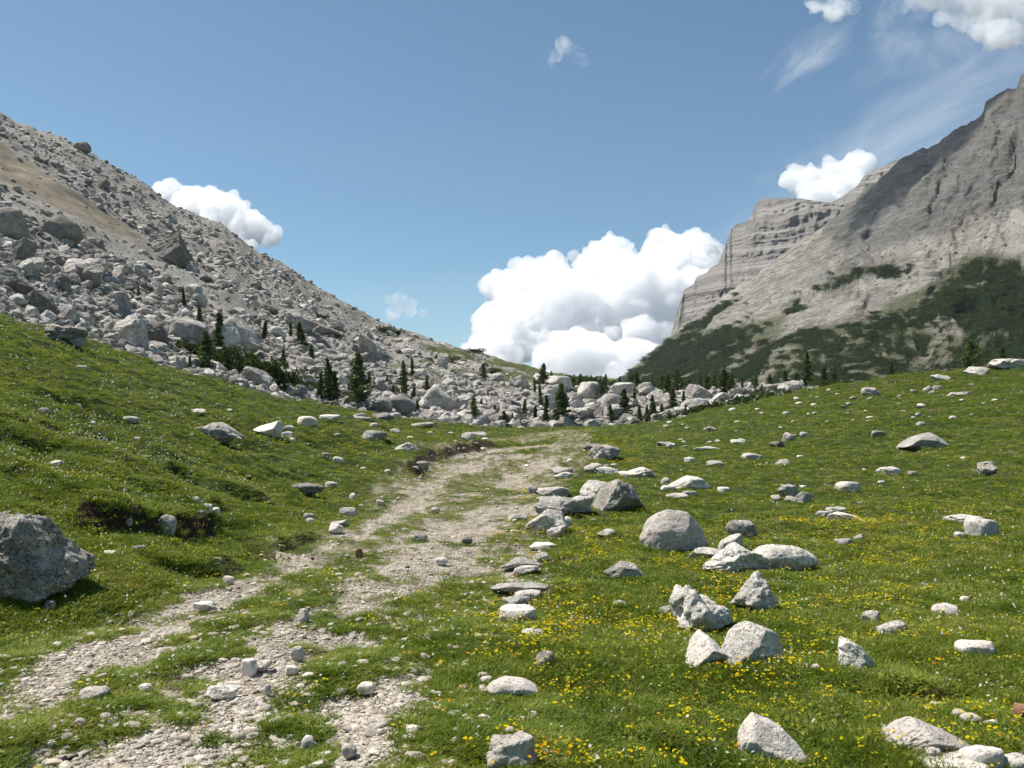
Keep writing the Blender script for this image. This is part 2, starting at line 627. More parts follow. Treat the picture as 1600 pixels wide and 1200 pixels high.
# (u, v_base, width px, height px, shape, material, rotation, profile, label)
ROUND = dict(planes=6, rough=.07, dmin=.76, dmax=.97, fine=.012, hard=.75, warp=.2, boxy=3.4)
ANG = dict(planes=12, rough=.12, dmin=.5, dmax=.9, fine=.034, hard=.95, warp=.35)
JAG = dict(planes=7, rough=.26, dmin=.5, dmax=.95, fine=.055, hard=.8, warp=.5)
SLAB = dict(planes=8, rough=.14, dmin=.55, dmax=.95, fine=.03, hard=.9, warp=.4)
A, D_, P_, RD = mat_rock, mat_rock_dark, mat_rock_pink, mat_rock_red
ROCKS = [
 (16, 946, 160, 142, 'J', D_, 0.2, [(-1, .9), (-.4, 1.08), (.1, 1.0), (.5, .82), (1, .62)], "largest rough grey boulder, jutting from the grassy bank left of the track"),
 (1055, 862, 97, 66, 'R', P_, 0.1, [(-1, .85), (-.2, 1.0), (.4, .95), (1, .7)], "big smooth rounded pinkish white boulder with a stone at its foot"),
 (1073, 863, 38, 24, 'A', A, 0.5, None, "small wedge stone leaning on the foot of the big rounded boulder"),
 (1229, 895, 98, 44, 'R', A, 0.0, [(-1, .7), (-.5, 1.0), (.3, .96), (1, .72)], "long low cream boulder with two vertical cracks and a shadow on its right"),
 (1160, 842, 46, 28, 'R', D_, 0.0, None, "grey egg-shaped boulder between the big rounded boulder and the long low boulder"),
 (1153, 897, 90, 44, 'J', A, 0.3, [(-1, .55), (-.1, 1.0), (.5, .8), (1, .5)], "rough craggy outcrop touching the left end of the long cracked boulder"),
 (1142, 862, 30, 24, 'A', A, 0.9, None, "pointed white stone perched at the top of the craggy outcrop"),
 (1108, 875, 52, 16, 'S', A, -0.1, None, "thin tapering slab reaching from the outcrop towards the big rounded boulder"),
 (1185, 958, 68, 58, 'J', A, 1.3, [(-1, .6), (0, 1.0), (.4, .95), (1, .45)], "pitted pyramid-shaped rock full of dark holes"),
 (1100, 992, 88, 70, 'J', A, 2.1, [(-1, .75), (-.55, 1.15), (-.2, .8), (.5, .72), (1, .35)], "grey jagged rock with a sharp peak at its left end among yellow flowers"),
 (1052, 962, 34, 12, 'S', A, 0.4, None, "low pale stone touching the left foot of the sharp-peaked grey rock"),
 (1110, 1045, 82, 44, 'A', P_, 0.7, [(-1, .35), (-.1, 1.0), (.4, .7), (1, .4)], "white faceted rock sloping down to the right beside its larger twin"),
 (1170, 1047, 92, 58, 'A', A, 1.9, [(-1, .6), (.3, 1.0), (.8, .95), (1, .6)], "blocky pale rock with a square top edge beside the white faceted rock"),
 (1350, 1052, 66, 58, 'S', A, 0.6, [(-1, 1.0), (-.6, 1.0), (0, .62), (1, .14)], "narrow pale fin of rock slanting down to the right like a ramp"),
 (1362, 976, 26, 17, 'J', A, 0.1, None, "little knobbly white stone just left of a leaf-shaped slab"),
 (1398, 995, 40, 20, 'S', A, 0.4, None, "leaf-shaped pale slab tilted towards the right"),
 (1479, 964, 36, 16, 'R', P_, 0.0, None, "smooth white oval stone lying alone in the right meadow"),
 (1509, 943, 14, 8, 'R', A, 0.0, None, "tiny pale pebble just behind the smooth white oval stone"),
 (1532, 1030, 60, 24, 'R', P_, 0.1, None, "smooth white loaf-shaped stone near the right edge of the meadow"),
 (1537, 838, 44, 28, 'R', A, 0.2, None, "round grey boulder with a flat white slab behind it"),
 (1510, 818, 50, 12, 'S', A, 0.0, None, "flat white slab lying behind the round grey boulder"),
 (1500, 839, 16, 6, 'S', A, 0.2, None, "small flat chip left of the round grey boulder"),
 (1327, 769, 34, 16, 'R', P_, 0.0, None, "pale rounded stone beside a rust-red tuft on the meadow"),
 (1444, 699, 68, 25, 'R', A, 0.15, [(-1, .3), (-.3, .8), (.4, 1.0), (1, .8)], "large white boulder tapering to the left, alone on the far right meadow"),
 (1542, 735, 22, 13, 'A', A, 0.0, None, "lower white block of a small pile of two on the right meadow"),
 (1546, 742, 28, 20, 'J', D_, 0.6, [(-1, .6), (0, .7), (.4, 1.0), (1, .9)], "grey upright knob of a small pile on the right meadow"),
 (1360, 616, 24, 12, 'R', D_, 0.1, None, "dark grey round boulder high on the far right meadow"),
 (1580, 576, 60, 18, 'J', P_, 0.1, None, "big pale boulder on the skyline of the right meadow"),
 (1528, 585, 30, 13, 'A', A, 0.3, None, "pale block just below the skyline next to the big skyline boulder"),
 (1471, 594, 22, 9, 'A', A, 0.6, None, "grey wedge of stone below the right skyline"),
 (1450, 612, 14, 9, 'A', A, 0.2, None, "left one of two close small stones under the right skyline"),
 (1466, 609, 14, 7, 'R', A, 0.8, None, "right one of two close small stones under the right skyline"),
 (1505, 619, 34, 8, 'S', D_, 0.1, None, "long flat grey stone on the upper right meadow"),
 (1374, 683, 20, 10, 'A', A, 0.3, None, "small tilted white stone left of the large tapering boulder"),
 (1440, 667, 14, 8, 'R', D_, 0.3, None, "dark little stone above the large tapering boulder"),
 (1391, 742, 34, 12, 'R', A, 0.1, None, "low grey stone with a dark hollow on its right"),
 (1428, 743, 14, 6, 'S', A, 0.1, None, "small flat stone right of the stone with the hollow"),
 (1235, 690, 17, 14, 'A', A, 0.5, None, "upright white stone on the lower slope of the right hill"),
 (1258, 682, 14, 7, 'R', A, 0.2, None, "small round stone beside the upright white stone"),
 (1215, 699, 20, 9, 'A', D_, 0.3, None, "low dark stone left of the upright white stone"),
 (1176, 720, 30, 12, 'R', P_, 0.1, None, "pale rounded stone alone between the track stones and the right hill"),
 (1225, 726, 20, 8, 'S', A, 0.1, None, "thin pale slab right of a rounded pale stone"),
 (1231, 777, 26, 18, 'J', A, 0.3, None, "white pointed stone at the back of a cluster of four"),
 (1257, 786, 26, 16, 'A', A, 0.3, None, "square white stone at the right of a cluster of four"),
 (1214, 782, 14, 7, 'A', A, 0.9, None, "smallest white stone at the left of a cluster of four"),
 (1236, 784, 16, 8, 'S', A, 0.1, None, "flat middle stone of a cluster of four"),
 (1326, 815, 48, 16, 'S', P_, 0.35, [(-1, 1), (-.4, .9), (1, .4)], "pale slab tapering to the right amid yellow flowers"),
 (1308, 803, 24, 10, 'S', A, 0.1, None, "upper left end stone above the pale tapering slab"),
 (1288, 808, 20, 8, 'S', A, 0.0, None, "small flat stone left of the pale tapering slab"),
 (1320, 853, 28, 10, 'S', A, 0.2, None, "white double-lobed stone sunk in grass right of the long cracked boulder"),
 (1341, 845, 12, 7, 'J', A, 0.5, None, "tiny white stone just behind the double-lobed stone"),
 (967, 800, 68, 46, 'A', D_, 0.0, [(-1, .55), (-.5, .85), (0, 1.05), (.6, .9), (1, .6)], "dark grey angular boulder standing right of the row of stones along the track"),
 (936, 780, 44, 27, 'J', A, 0.5, None, "lumpy grey rock behind the left shoulder of the dark angular boulder"),
 (926, 785, 18, 15, 'A', A, 0.2, None, "small white stone at the left foot of the dark angular boulder"),
 (898, 802, 42, 25, 'A', A, 0.4, None, "grey block at the upper right of the stone row by the track"),
 (862, 780, 48, 18, 'S', A, 0.2, None, "layered flat rock at the top of the stone row by the track"),
 (858, 788, 34, 12, 'S', D_, 0.0, None, "thin dark slab under the layered rock of the stone row"),
 (868, 806, 62, 26, 'J', A, 1.2, None, "broken grey rock in the middle of the stone row by the track"),
 (856, 832, 56, 34, 'A', A, 0.1, [(-1, .6), (0, 1.0), (.6, .9), (1, .7)], "largest cream block at the near end of the stone row by the track"),
 (870, 842, 26, 18, 'J', A, 0.2, None, "dark-spotted stone touching the largest cream block of the row"),
 (888, 825, 12, 16, 'R', P_, 0.2, None, "small white upright stone right of the largest cream block"),
 (809, 814, 26, 10, 'S', A, 0.1, None, "thin grey stone at the left end of the row against the track"),
 (832, 770, 14, 9, 'A', A, 0.1, None, "little grey stone above the yellow flower strip beside the track"),
 (878, 742, 28, 12, 'S', A, 0.2, None, "upper slab of a pair beside the far bend of the track"),
 (880, 748, 26, 9, 'A', P_, 0.2, None, "lower pale stone of a pair beside the far bend of the track"),
 (928, 738, 28, 14, 'R', P_, 0.2, None, "round cream stone left in a touching pair beyond the stone row"),
 (950, 741, 30, 10, 'A', A, 0.2, None, "flatter grey stone right in a touching pair beyond the stone row"),
 (946, 718, 40, 22, 'J', A, 0.9, None, "craggy grey rock heading the far line of track stones"),
 (930, 702, 30, 9, 'S', D_, 0.1, None, "flat dark slab behind the craggy grey rock"),
 (1000, 746, 52, 15, 'A', P_, 0.2, [(-1, .8), (-.5, .6), (.2, 1.0), (1, .4)], "long lumpy pinkish rock between the dark angular boulder and the hill"),
 (1078, 762, 62, 18, 'R', A, 0.1, [(-1, .35), (0, 1.0), (.6, 1.0), (1, .6)], "broad low dome of grey rock on the mid meadow"),
 (1040, 757, 14, 10, 'R', P_, 0.1, None, "round cream pebble stone at the left end of the grey dome"),
 (1044, 767, 18, 8, 'S', A, 0.1, None, "flat stone in front of the left end of the grey dome"),
 (1058, 778, 30, 6, 'S', P_, 0.0, None, "thin white slab below the grey dome"),
 (1078, 776, 20, 8, 'S', D_, 0.0, None, "small dark slab just below the grey dome"),
 (1131, 769, 18, 7, 'R', P_, 0.0, None, "small pale stone right of the grey dome"),
 (1079, 723, 18, 8, 'R', A, 0.0, None, "small grey oval stone behind the grey dome"),
 (1118, 728, 24, 8, 'R', P_, 0.0, None, "pale oval stone up and right of the grey dome"),
 (1043, 697, 26, 7, 'S', A, 0.1, None, "flat white stone on the far meadow in line with the track"),
 (1105, 704, 34, 7, 'S', A, 0.3, None, "long thin white stone on the far meadow"),
 (1155, 694, 20, 8, 'S', A, 0.3, None, "tilted white stone at the foot of the right hill"),
 (1113, 674, 14, 7, 'A', D_, 0.3, None, "tiny grey stone on the rise of the right hill"),
 (976, 904, 54, 26, 'A', A, 0.2, [(-1, .55), (-.2, .9), (.5, 1.0), (1, .4)], "flat-topped grey rock with a shadowed right edge, alone in flowers"),
 (948, 840, 24, 10, 'A', A, 0.2, None, "small triangular stone in yellow flowers below the row"),
 (848, 857, 34, 7, 'S', P_, 0.2, None, "thin pale stone half hidden in flowers below the cream block"),
 (814, 888, 58, 16, 'S', A, 0.05, [(-1, .4), (-.2, 1.0), (.3, .8), (1, .5)], "upper broad slab of a pair at the grassy edge of the track"),
 (822, 897, 34, 11, 'S', P_, 0.05, None, "lower small slab of a pair at the grassy edge of the track"),
 (845, 878, 24, 12, 'R', A, 0.05, None, "little round stone behind the broad slab at the track edge"),
 (815, 930, 78, 15, 'S', A, 0.0, None, "longest flat slab on top of a stack of four along the track edge"),
 (824, 938, 34, 12, 'S', P_, 0.1, None, "second slab of the stack of four along the track edge"),
 (811, 951, 36, 16, 'S', A, 0.1, None, "grey rounded slab third in the stack of four along the track edge"),
 (809, 974, 54, 24, 'R', P_, -0.1, None, "smooth pinkish oval stone, nearest of four along the track edge"),
 (852, 1048, 27, 26, 'R', D_, 0.2, None, "upright grey cobble with a striped face, alone in the grass"),
 (802, 1088, 80, 24, 'R', P_, 0.05, [(-1, .7), (-.3, 1.0), (.4, .85), (1, .3)], "bright white humped stone tapering to the right beside the gravel"),
 (832, 996, 28, 10, 'S', A, 0.1, None, "small pale stone in the grass below the pinkish oval stone"),
 (968, 950, 20, 8, 'A', A, 0.1, None, "small pale chip in dense yellow flowers"),
 (1212, 1198, 104, 66, 'R', P_, -0.45, [(-1, .7), (-.5, 1.08), (.3, .8), (1, .35)], "large smooth cream boulder sloping right at the bottom of the meadow"),
 (800, 1204, 66, 44, 'J', P_, 0.3, None, "rough pinkish white rock cut by the bottom edge among yellow flowers"),
 (1450, 1186, 128, 42, 'A', P_, 0.2, [(-1, .25), (-.2, 1.0), (.3, .8), (1, .45)], "broad low white rock with a pointed crest near the bottom right corner"),
 (1540, 1214, 60, 42, 'R', P_, 0.3, None, "round pale stone right of the broad low white rock"),
 (1495, 1218, 130, 26, 'R', P_, 0.0, None, "long pale stone cut by the bottom edge at the right"),
 (1592, 1212, 44, 24, 'R', P_, 0.0, None, "white stone in the bottom right corner"),
 (1460, 1196, 24, 20, 'R', A, 0.2, None, "knob of grey stone in front of the broad low white rock"),
 (1462, 1110, 22, 8, 'R', P_, 0.2, None, "small beige stone alone above a line of beige stones"),
 (1500, 1128, 24, 13, 'R', P_, 0.2, None, "first beige stone of a short line in the right grass"),
 (1521, 1136, 30, 14, 'R', P_, 0.2, None, "second and biggest beige stone of a short line in the right grass"),
 (1542, 1140, 22, 9, 'S', P_, 0.2, None, "flat third beige stone of a short line in the right grass"),
 (1556, 1141, 14, 11, 'R', P_, 0.2, None, "last beige stone of a short line in the right grass"),
 (1598, 1132, 22, 26, 'R', RD, 0.2, None, "rust brown stone at the right edge of the meadow"),
 (1276, 1050, 12, 7, 'R', P_, 0.2, None, "tiny white stone left of the slanting rock fin"),
 (1308, 1133, 14, 10, 'A', D_, 0.2, None, "dark little stone in open grass above the smooth cream boulder"),
 # left meadow
 (338, 690, 66, 34, 'J', D_, 0.4, [(-1, .5), (-.1, .95), (.2, 1.0), (1, .45)], "split grey boulder with grass in its cleft on the left hillside"),
 (314, 676, 24, 9, 'S', P_, 0.2, None, "flat white stone leaning on the left side of the split grey boulder"),
 (416, 682, 38, 24, 'A', P_, 0.4, None, "blocky white boulder right of the split grey boulder"),
 (448, 684, 14, 9, 'A', P_, 0.4, None, "small white stone below and right of the blocky white boulder"),
 (450, 673, 16, 8, 'R', A, 0.4, None, "small grey stone between the white and the tan boulder"),
 (479, 665, 30, 15, 'R', P_, 0.2, None, "rounded tan boulder on the left hillside"),
 (515, 656, 30, 9, 'R', P_, 0.2, None, "low white dome right of the tan boulder"),
 (584, 686, 36, 14, 'R', A, 0.1, None, "pale dome-shaped stone in the middle of the flowery left slope"),
 (562, 655, 20, 10, 'R', A, 0.3, None, "left grey stone of three along the hill crest"),
 (566, 658, 26, 8, 'S', A, 0.3, None, "front stone of three along the hill crest"),
 (595, 655, 34, 11, 'S', D_, 0.1, None, "long grey stone of three along the hill crest"),
 (660, 668, 30, 9, 'S', D_, 0.1, None, "flat dark stone near the end of the hill crest"),
 (584, 668, 12, 7, 'R', A, 0.1, None, "little white stone below the crest stones"),
 (617, 675, 14, 5, 'S', P_, 0.1, None, "thin white stone below the crest stones"),
 (637, 705, 36, 14, 'S', A, -0.4, [(-1, .6), (0, 1.), (1, .6)], "pale slab sticking out of the turf at the head of the eroded bank"),
 (660, 734, 18, 13, 'R', A, 0.3, None, "grey stone lodged at the foot of the eroded bank"),
 (742, 683, 30, 9, 'S', A, 0.2, None, "flat stone on top of the far end of the eroded bank"),
 (730, 690, 14, 14, 'A', A, 0.6, None, "upright stone in the far end of the eroded bank"),
 (475, 771, 50, 15, 'S', D_, 0.1, None, "low grey slab edged with yellow flowers on the left slope"),
 (517, 762, 18, 8, 'A', A, 0.4, None, "pointed small stone right of the low grey slab"),
 (528, 723, 16, 9, 'R', A, 0.3, None, "small white stone on the left slope above the low slab"),
 (508, 716, 12, 8, 'R', D_, 0.3, None, "small dark stone on the left slope above the low slab"),
 (544, 806, 26, 12, 'R', A, 0.3, None, "grey oval stone where the slope meets the track"),
 (551, 781, 10, 9, 'R', P_, 0.3, None, "white knob stone above the grey oval stone"),
 (530, 824, 22, 9, 'A', P_, 0.3, None, "upper white stone of two at the left track edge"),
 (524, 833, 18, 12, 'A', P_, 0.8, None, "lower white stone of two at the left track edge"),
 (482, 812, 16, 8, 'R', A, 0.3, None, "rounded stone of a small pile on the left verge"),
 (485, 818, 14, 7, 'R', P_, 0.6, None, "lower stone of a small pile on the left verge"),
 (594, 790, 12, 8, 'R', A, 0.3, None, "single grey cobble beside the left rut"),
 (200, 659, 28, 8, 'R', A, 0.2, None, "pale flat stone on the open left hillside"),
 (66, 645, 18, 7, 'R', A, 0.2, None, "smallish pale stone high on the left hillside"),
 (126, 578, 16, 7, 'R', A, 0.2, None, "pale stone in a dark hollow high on the left hillside"),
 (308, 645, 20, 6, 'S', P_, -0.3, None, "thin white slab above the split grey boulder"),
 (86, 728, 22, 7, 'R', P_, 0.1, None, "white flat stone below a dark turf edge on the left hillside"),
 (215, 690, 10, 6, 'R', P_, 0.1, None, "white pebble in the mouth of the gully"),
 (100, 532, 50, 24, 'J', D_, 0.1, None, "grey boulder at the upper edge of the left hillside"),
 (118, 540, 20, 14, 'J', D_, 0.9, None, "smaller grey rock touching the upper hillside boulder"),
 (260, 838, 26, 32, 'R', A, 0.2, None, "upright pale cobble standing in the dark turf bank"),
 (200, 820, 12, 8, 'R', A, 0.2, None, "pebble at the foot of the dark turf bank"),
 (304, 790, 16, 12, 'R', A, 0.2, None, "upper stone tumbled in the bare notch of the bank"),
 (322, 800, 16, 11, 'R', A, 0.7, None, "middle stone tumbled in the bare notch of the bank"),
 (312, 808, 12, 8, 'R', D_, 0.4, None, "lower stone tumbled in the bare notch of the bank"),
 (335, 806, 14, 11, 'R', P_, 0.1, None, "right stone tumbled in the bare notch of the bank"),
 (76, 958, 16, 16, 'R', D_, 0.3, None, "dim stone in the shade below the largest rough boulder"),
 (172, 870, 16, 7, 'S', P_, 0.3, None, "white chip on bare earth right of the largest rough boulder"),
 (217, 864, 24, 9, 'R', D_, 0.3, None, "grey flat stone on bare earth below the turf bank"),
 (146, 1093, 42, 14, 'R', P_, -0.1, None, "cream oval stone in the grass strip of the track"),
 (225, 1083, 20, 9, 'R', P_, 0.1, None, "round pale stone right of the cream oval stone in the track"),
 (122, 1140, 18, 11, 'R', P_, 0.1, None, "round pale stone low in the left rut"),
 (388, 1053, 22, 18, 'R', P_, 0.1, None, "upright pink cobble at the edge of the middle rut"),
 (410, 1048, 22, 10, 'A', A, 0.1, None, "angular stone touching the upright pink cobble"),
 (464, 1030, 20, 15, 'R', A, 0.1, None, "lilac grey cobble lying in the middle rut"),
 (474, 972, 14, 16, 'A', P_, 0.1, None, "pointed cobble standing in the middle rut"),
 (418, 1083, 10, 8, 'R', P_, 0.1, None, "little white cobble in the grass between the ruts"),
 (455, 1052, 18, 7, 'R', P_, 0.1, None, "flat cobble below the lilac grey cobble"),
 (560, 869, 12, 10, 'R', RD, 0.1, None, "orange tinted cobble between the ruts"),
 (318, 955, 30, 11, 'S', P_, 0.1, None, "flat cream stone in the left rut"),
 (356, 912, 16, 9, 'R', P_, 0.1, None, "pale cobble at the upper edge of the left rut"),
 (690, 881, 18, 8, 'R', P_, 0.1, None, "white cobble at the right edge of the middle rut"),
 (730, 850, 16, 8, 'R', D_, 0.1, None, "grey cobble on the brown verge of the track"),
 (656, 845, 22, 8, 'R', D_, 0.1, None, "dark cobble in the middle rut where it nears the bend"),
 (680, 802, 14, 8, 'R', D_, 0.1, None, "grey cobble on the grass strip near the bend"),
 (345, 1090, 40, 12, 'S', A, 0.1, None, "low grey stone heap edge in the middle rut"),
 (570, 1084, 26, 12, 'R', P_, 0.1, None, "round white stone near the right side of the track"),
 (480, 1170, 20, 14, 'R', P_, 0.1, None, "cream cobble low in the middle of the track"),
 (545, 1182, 22, 12, 'R', P_, 0.1, None, "white cobble low at the right side of the track"),
]
SH = {'R': ROUND, 'A': ANG, 'J': JAG, 'S': SLAB}
ru = [r[0] for r in ROCKS]; rv = [min(r[1], 1330) for r in ROCKS]
rx, ry, rz, rok = cast_meadow(ru, rv)
ROCK_FOOT = []
for i, (u, v, w, h, k, m, rot, prof, lab) in enumerate(ROCKS):
    Y = ry[i]
    s = Y / F
    ww, hh = w * s * (1.08 if k == 'R' else 1.25), h * s
    flat = max(0.12, min(0.6, EYE / max(Y, 1)))        # how much of the depth shows as height
    dd = ww * (0.75 if k != 'S' else 0.65)
    hh3 = max(hh - dd * flat * 0.35, hh * 0.62) if k in 'SR' else hh
    sink = 0.24 if k != 'J' else 0.16
    big = w > 60
    sub = 6 if w > 95 else (5 if w > 45 else (4 if w > 16 else 3))
    vv, ff = rock_verts(100 + i, sub, prof=prof, **SH[k])
    me = mesh_np("rock", vv, ff, m, True)
    full = (hh3 + 0.02) / (1 - sink)
    yc = Y + dd * 0.42
    zg = float(meadow_h(np.array([rx[i]]), np.array([yc]), fine=False)[0])
    zb = min(rz[i], zg + 0.1)
    name = "boulder" if w * s > 0.45 else "stone"
    link(name, me, lab, name, None, None,
         loc=(rx[i] * yc / Y * 0.5 + rx[i] * .5, yc, zb + full * (0.5 - sink)), rot=(0, 0, rot * 0.3),
         scale=(ww / 2, dd / 2, full / 2))
    ROCK_FOOT.append((rx[i], yc, ww / 2))

# small unlabelled-by-look stones strewn on the meadow
rs = np.random.RandomState(5)
small_meshes = [mesh_np("stone", *rock_verts(900 + i, 3, **(ROUND if i % 2 else SLAB)), (mat_rock, mat_rock_pink)[i % 2]) for i in range(8)]
zones = [(1000, 1250, 640, 700, 26, "small white stone strewn at the foot of the right hill"),
         (1200, 1560, 590, 660, 38, "small pale stone dotted over the upper right hillside"),
         (1000, 1560, 700, 800, 16, "small pale stone in the flat right meadow"),
         (900, 1560, 860, 1150, 14, "little pale stone in the near right grass"),
         (800, 960, 712, 860, 22, "small white stone of the loose line along the right side of the track"),
         (20, 480, 590, 760, 30, "little white stone scattered over the left hillside"),
         (440, 760, 668, 740, 14, "little white stone on the flowery lower left slope")]
for (u0, u1, v0, v1, n, lab) in zones:
    uu = rs.uniform(u0, u1, n * 3); vv_ = rs.uniform(v0, v1, n * 3)
    crest = _sm(uu, M_VC) + 6
    keep = vv_ > crest
    uu, vv_ = uu[keep][:n], vv_[keep][:n]
    x, y, z, ok = cast_meadow(uu, vv_)
    for j in range(len(uu)):
        wpx = rs.uniform(5, 13) * (1.0 if y[j] > 20 else .9)
        w_ = wpx * y[j] / F
        link("stone", small_meshes[rs.randint(8)], lab, "stone", lab.replace("stone", "stones"), None,
             loc=(x[j], y[j] + w_ * .3, z[j] + w_ * 0.08), rot=(0, 0, rs.uniform(0, 6)), scale=(w_ / 2, w_ / 2 * .75, w_ / 2 * rs.uniform(.35, .6)))

# ------------------------------------------------------------------ the talus slope on the left and across the saddle
TU = np.array([-600, -300, 0, 60, 120, 180, 240, 290, 350, 400, 450, 500, 560, 620, 680, 740, 800, 850, 900, 960, 1050, 1200, 1400, 1700, 2200], float)
T_VR = np.array([-60, 55, 172, 203, 232, 266, 303, 330, 355, 394, 424, 458, 490, 518, 533, 548, 565, 582, 592, 597, 604, 606, 606, 612, 615], float)
T_YR = np.interp(TU, [-300, 0, 400, 800, 1000, 1400, 2200], [250, 235, 255, 290, 260, 210, 210])
T_VF = np.interp(TU, [-300, 0, 200, 400, 600, 800, 1000, 1200, 1400, 1700], [460, 520, 580, 635, 668, 676, 674, 655, 625, 618])
T_YF = np.interp(TU, [-300, 0, 200, 400, 600, 800, 1000, 1200, 1400, 1700], [36, 44, 55, 68, 86, 104, 106, 98, 95, 90])
T_G = np.interp(TU, [-300, 0, 400, 600, 800, 1000, 1300], [1.0, 1.0, .95, .8, .62, .55, .5])


def talus_h(u, s):
    """u pixel column, s 0 foot .. 1 ridge -> Y, z"""
    yr, vr = np.interp(u, TU, T_YR), np.interp(u, TU, T_VR)
    yf, vf, g = np.interp(u, TU, T_YF), np.interp(u, TU, T_VF), np.interp(u, TU, T_G)
    Y = yf * (yr / yf) ** np.clip(s, -.5, 1)
    v = vf + (vr - vf) * np.clip(s, 0, 1) ** g
    z = h_of(Y, v) + EYE
    z = np.where(s < 0, z + s * 16, z)
    over = np.clip(s - 1, 0, None)
    Y = Y + over * 120
    z = z - over ** 1.2 * 45
    x = x_of(u, Y, z - EYE)
    k = sstep(Y, 60, 200)
    z = z + fbm2(x / 22, Y / 22, 4, 31) * (0.8 + 2.4 * k) + fbm2(x / 5, Y / 5, 3, 33) * (0.5 + .6 * k)
    return x, Y, z


tu = np.arange(-580, 2180, 4.0)
ts = np.concatenate([np.linspace(-.12, 1, 330), np.linspace(1.01, 2.2, 30)])
TUU, TS = np.meshgrid(tu, ts)
tx, ty, tz = talus_h(TUU, TS)
pu, pv = proj(tx, ty, tz)


def line_v(u, pts):
    return np.interp(u, [p[0] for p in pts], [p[1] for p in pts])


def tan_mask(u, v):
    """dry grass strip running down the slope, then grey scree tongue"""
    top = line_v(u, [(-300, 90), (0, 222), (60, 262), (120, 300), (180, 340), (235, 376)])
    bot = line_v(u, [(-300, 190), (0, 285), (60, 312), (120, 340), (180, 372), (235, 392)])
    m = sstep(v, top - 4, top + 6) * (1 - sstep(v, bot - 8, bot + 8)) * (1 - sstep(u, 215, 240))
    return m


def scree_mask(u, v):
    c_ = 6 * np.sin(np.asarray(u) / 23.0) + line_v(u, [(0, 300), (120, 345), (200, 385), (260, 420), (330, 462), (420, 500)])
    return np.exp(-((v - c_) / 20.0) ** 2) * sstep(u, -100, 60) * (1 - sstep(u, 330, 450))


def green_mask(u, v, x, y):
    g = sstep(u, 500, 680) * (1 - sstep(v, 590, 612)) * (1 - sstep(u, 1000, 1060))
    return g * sstep(fbm2(x / 9, y / 9, 4, 51) + .15 + .35 * sstep(u, 700, 850), .0, .35)


mat_t, t, out = new_mat("talus_ground")
P = t.n('ShaderNodeNewGeometry').outputs['Position']
a1 = t.n('ShaderNodeAttribute', attribute_name='tan').outputs['Fac']
a2 = t.n('ShaderNodeAttribute', attribute_name='green').outputs['Fac']
n1 = t.noise(P, .12, 6, .65); n2 = t.noise(P, 1.3, 7, .75); n3 = t.noise(P, 5, 4, .7)
c = t.ramp(n2, [(.3, (.17, .155, .13)), (.5, (.31, .285, .25)), (.7, (.46, .43, .385))])
c = t.mix(t.math('MULTIPLY', t.step(n1, .4, .65), .5), c, (.21, .19, .155))
tanc = t.ramp(t.noise(P, .25, 6, .7), [(.3, (.13, .115, .08)), (.5, (.23, .195, .145)), (.7, (.31, .25, .19))])
grn = t.ramp(t.noise(P, .5, 6, .7), [(.3, (.045, .055, .02)), (.55, (.10, .115, .042)), (.75, (.19, .185, .10))])
c = t.mix(a2, c, grn)
c = t.mix(a1, c, tanc)
principled(t, out, c, .95, bump(t, t.math('ADD', n2, t.math('MULTIPLY', n3, .4)), .9, .35), .1)
tm = tan_mask(pu, pv) * sstep(fbm2(tx / 6, ty / 6, 3, 77) + .75, 0.2, .55)
gm = green_mask(pu, pv, tx, ty)
link("talus_slope", mesh_np("talus_slope", np.stack([tx, ty, tz], -1).reshape(-1, 3), grid_faces(*tx.shape), mat_t, True,
                            {'tan': tm, 'green': gm}), kind='structure')

TVG = pv.copy()            # per-column row table for casting
vis = np.minimum.accumulate(pv, axis=0)


def cast_talus(u, v):
    """first hit on the talus sheet in the table column nearest u"""
    ci = int(round((u - tu[0]) / 4.0))
    ci = max(0, min(len(tu) - 1, ci))
    colv = TVG[:330, ci]
    m = np.nonzero(colv <= v)[0]
    r = m[0] if len(m) else 329
    return tx[r, ci], ty[r, ci], tz[r, ci]


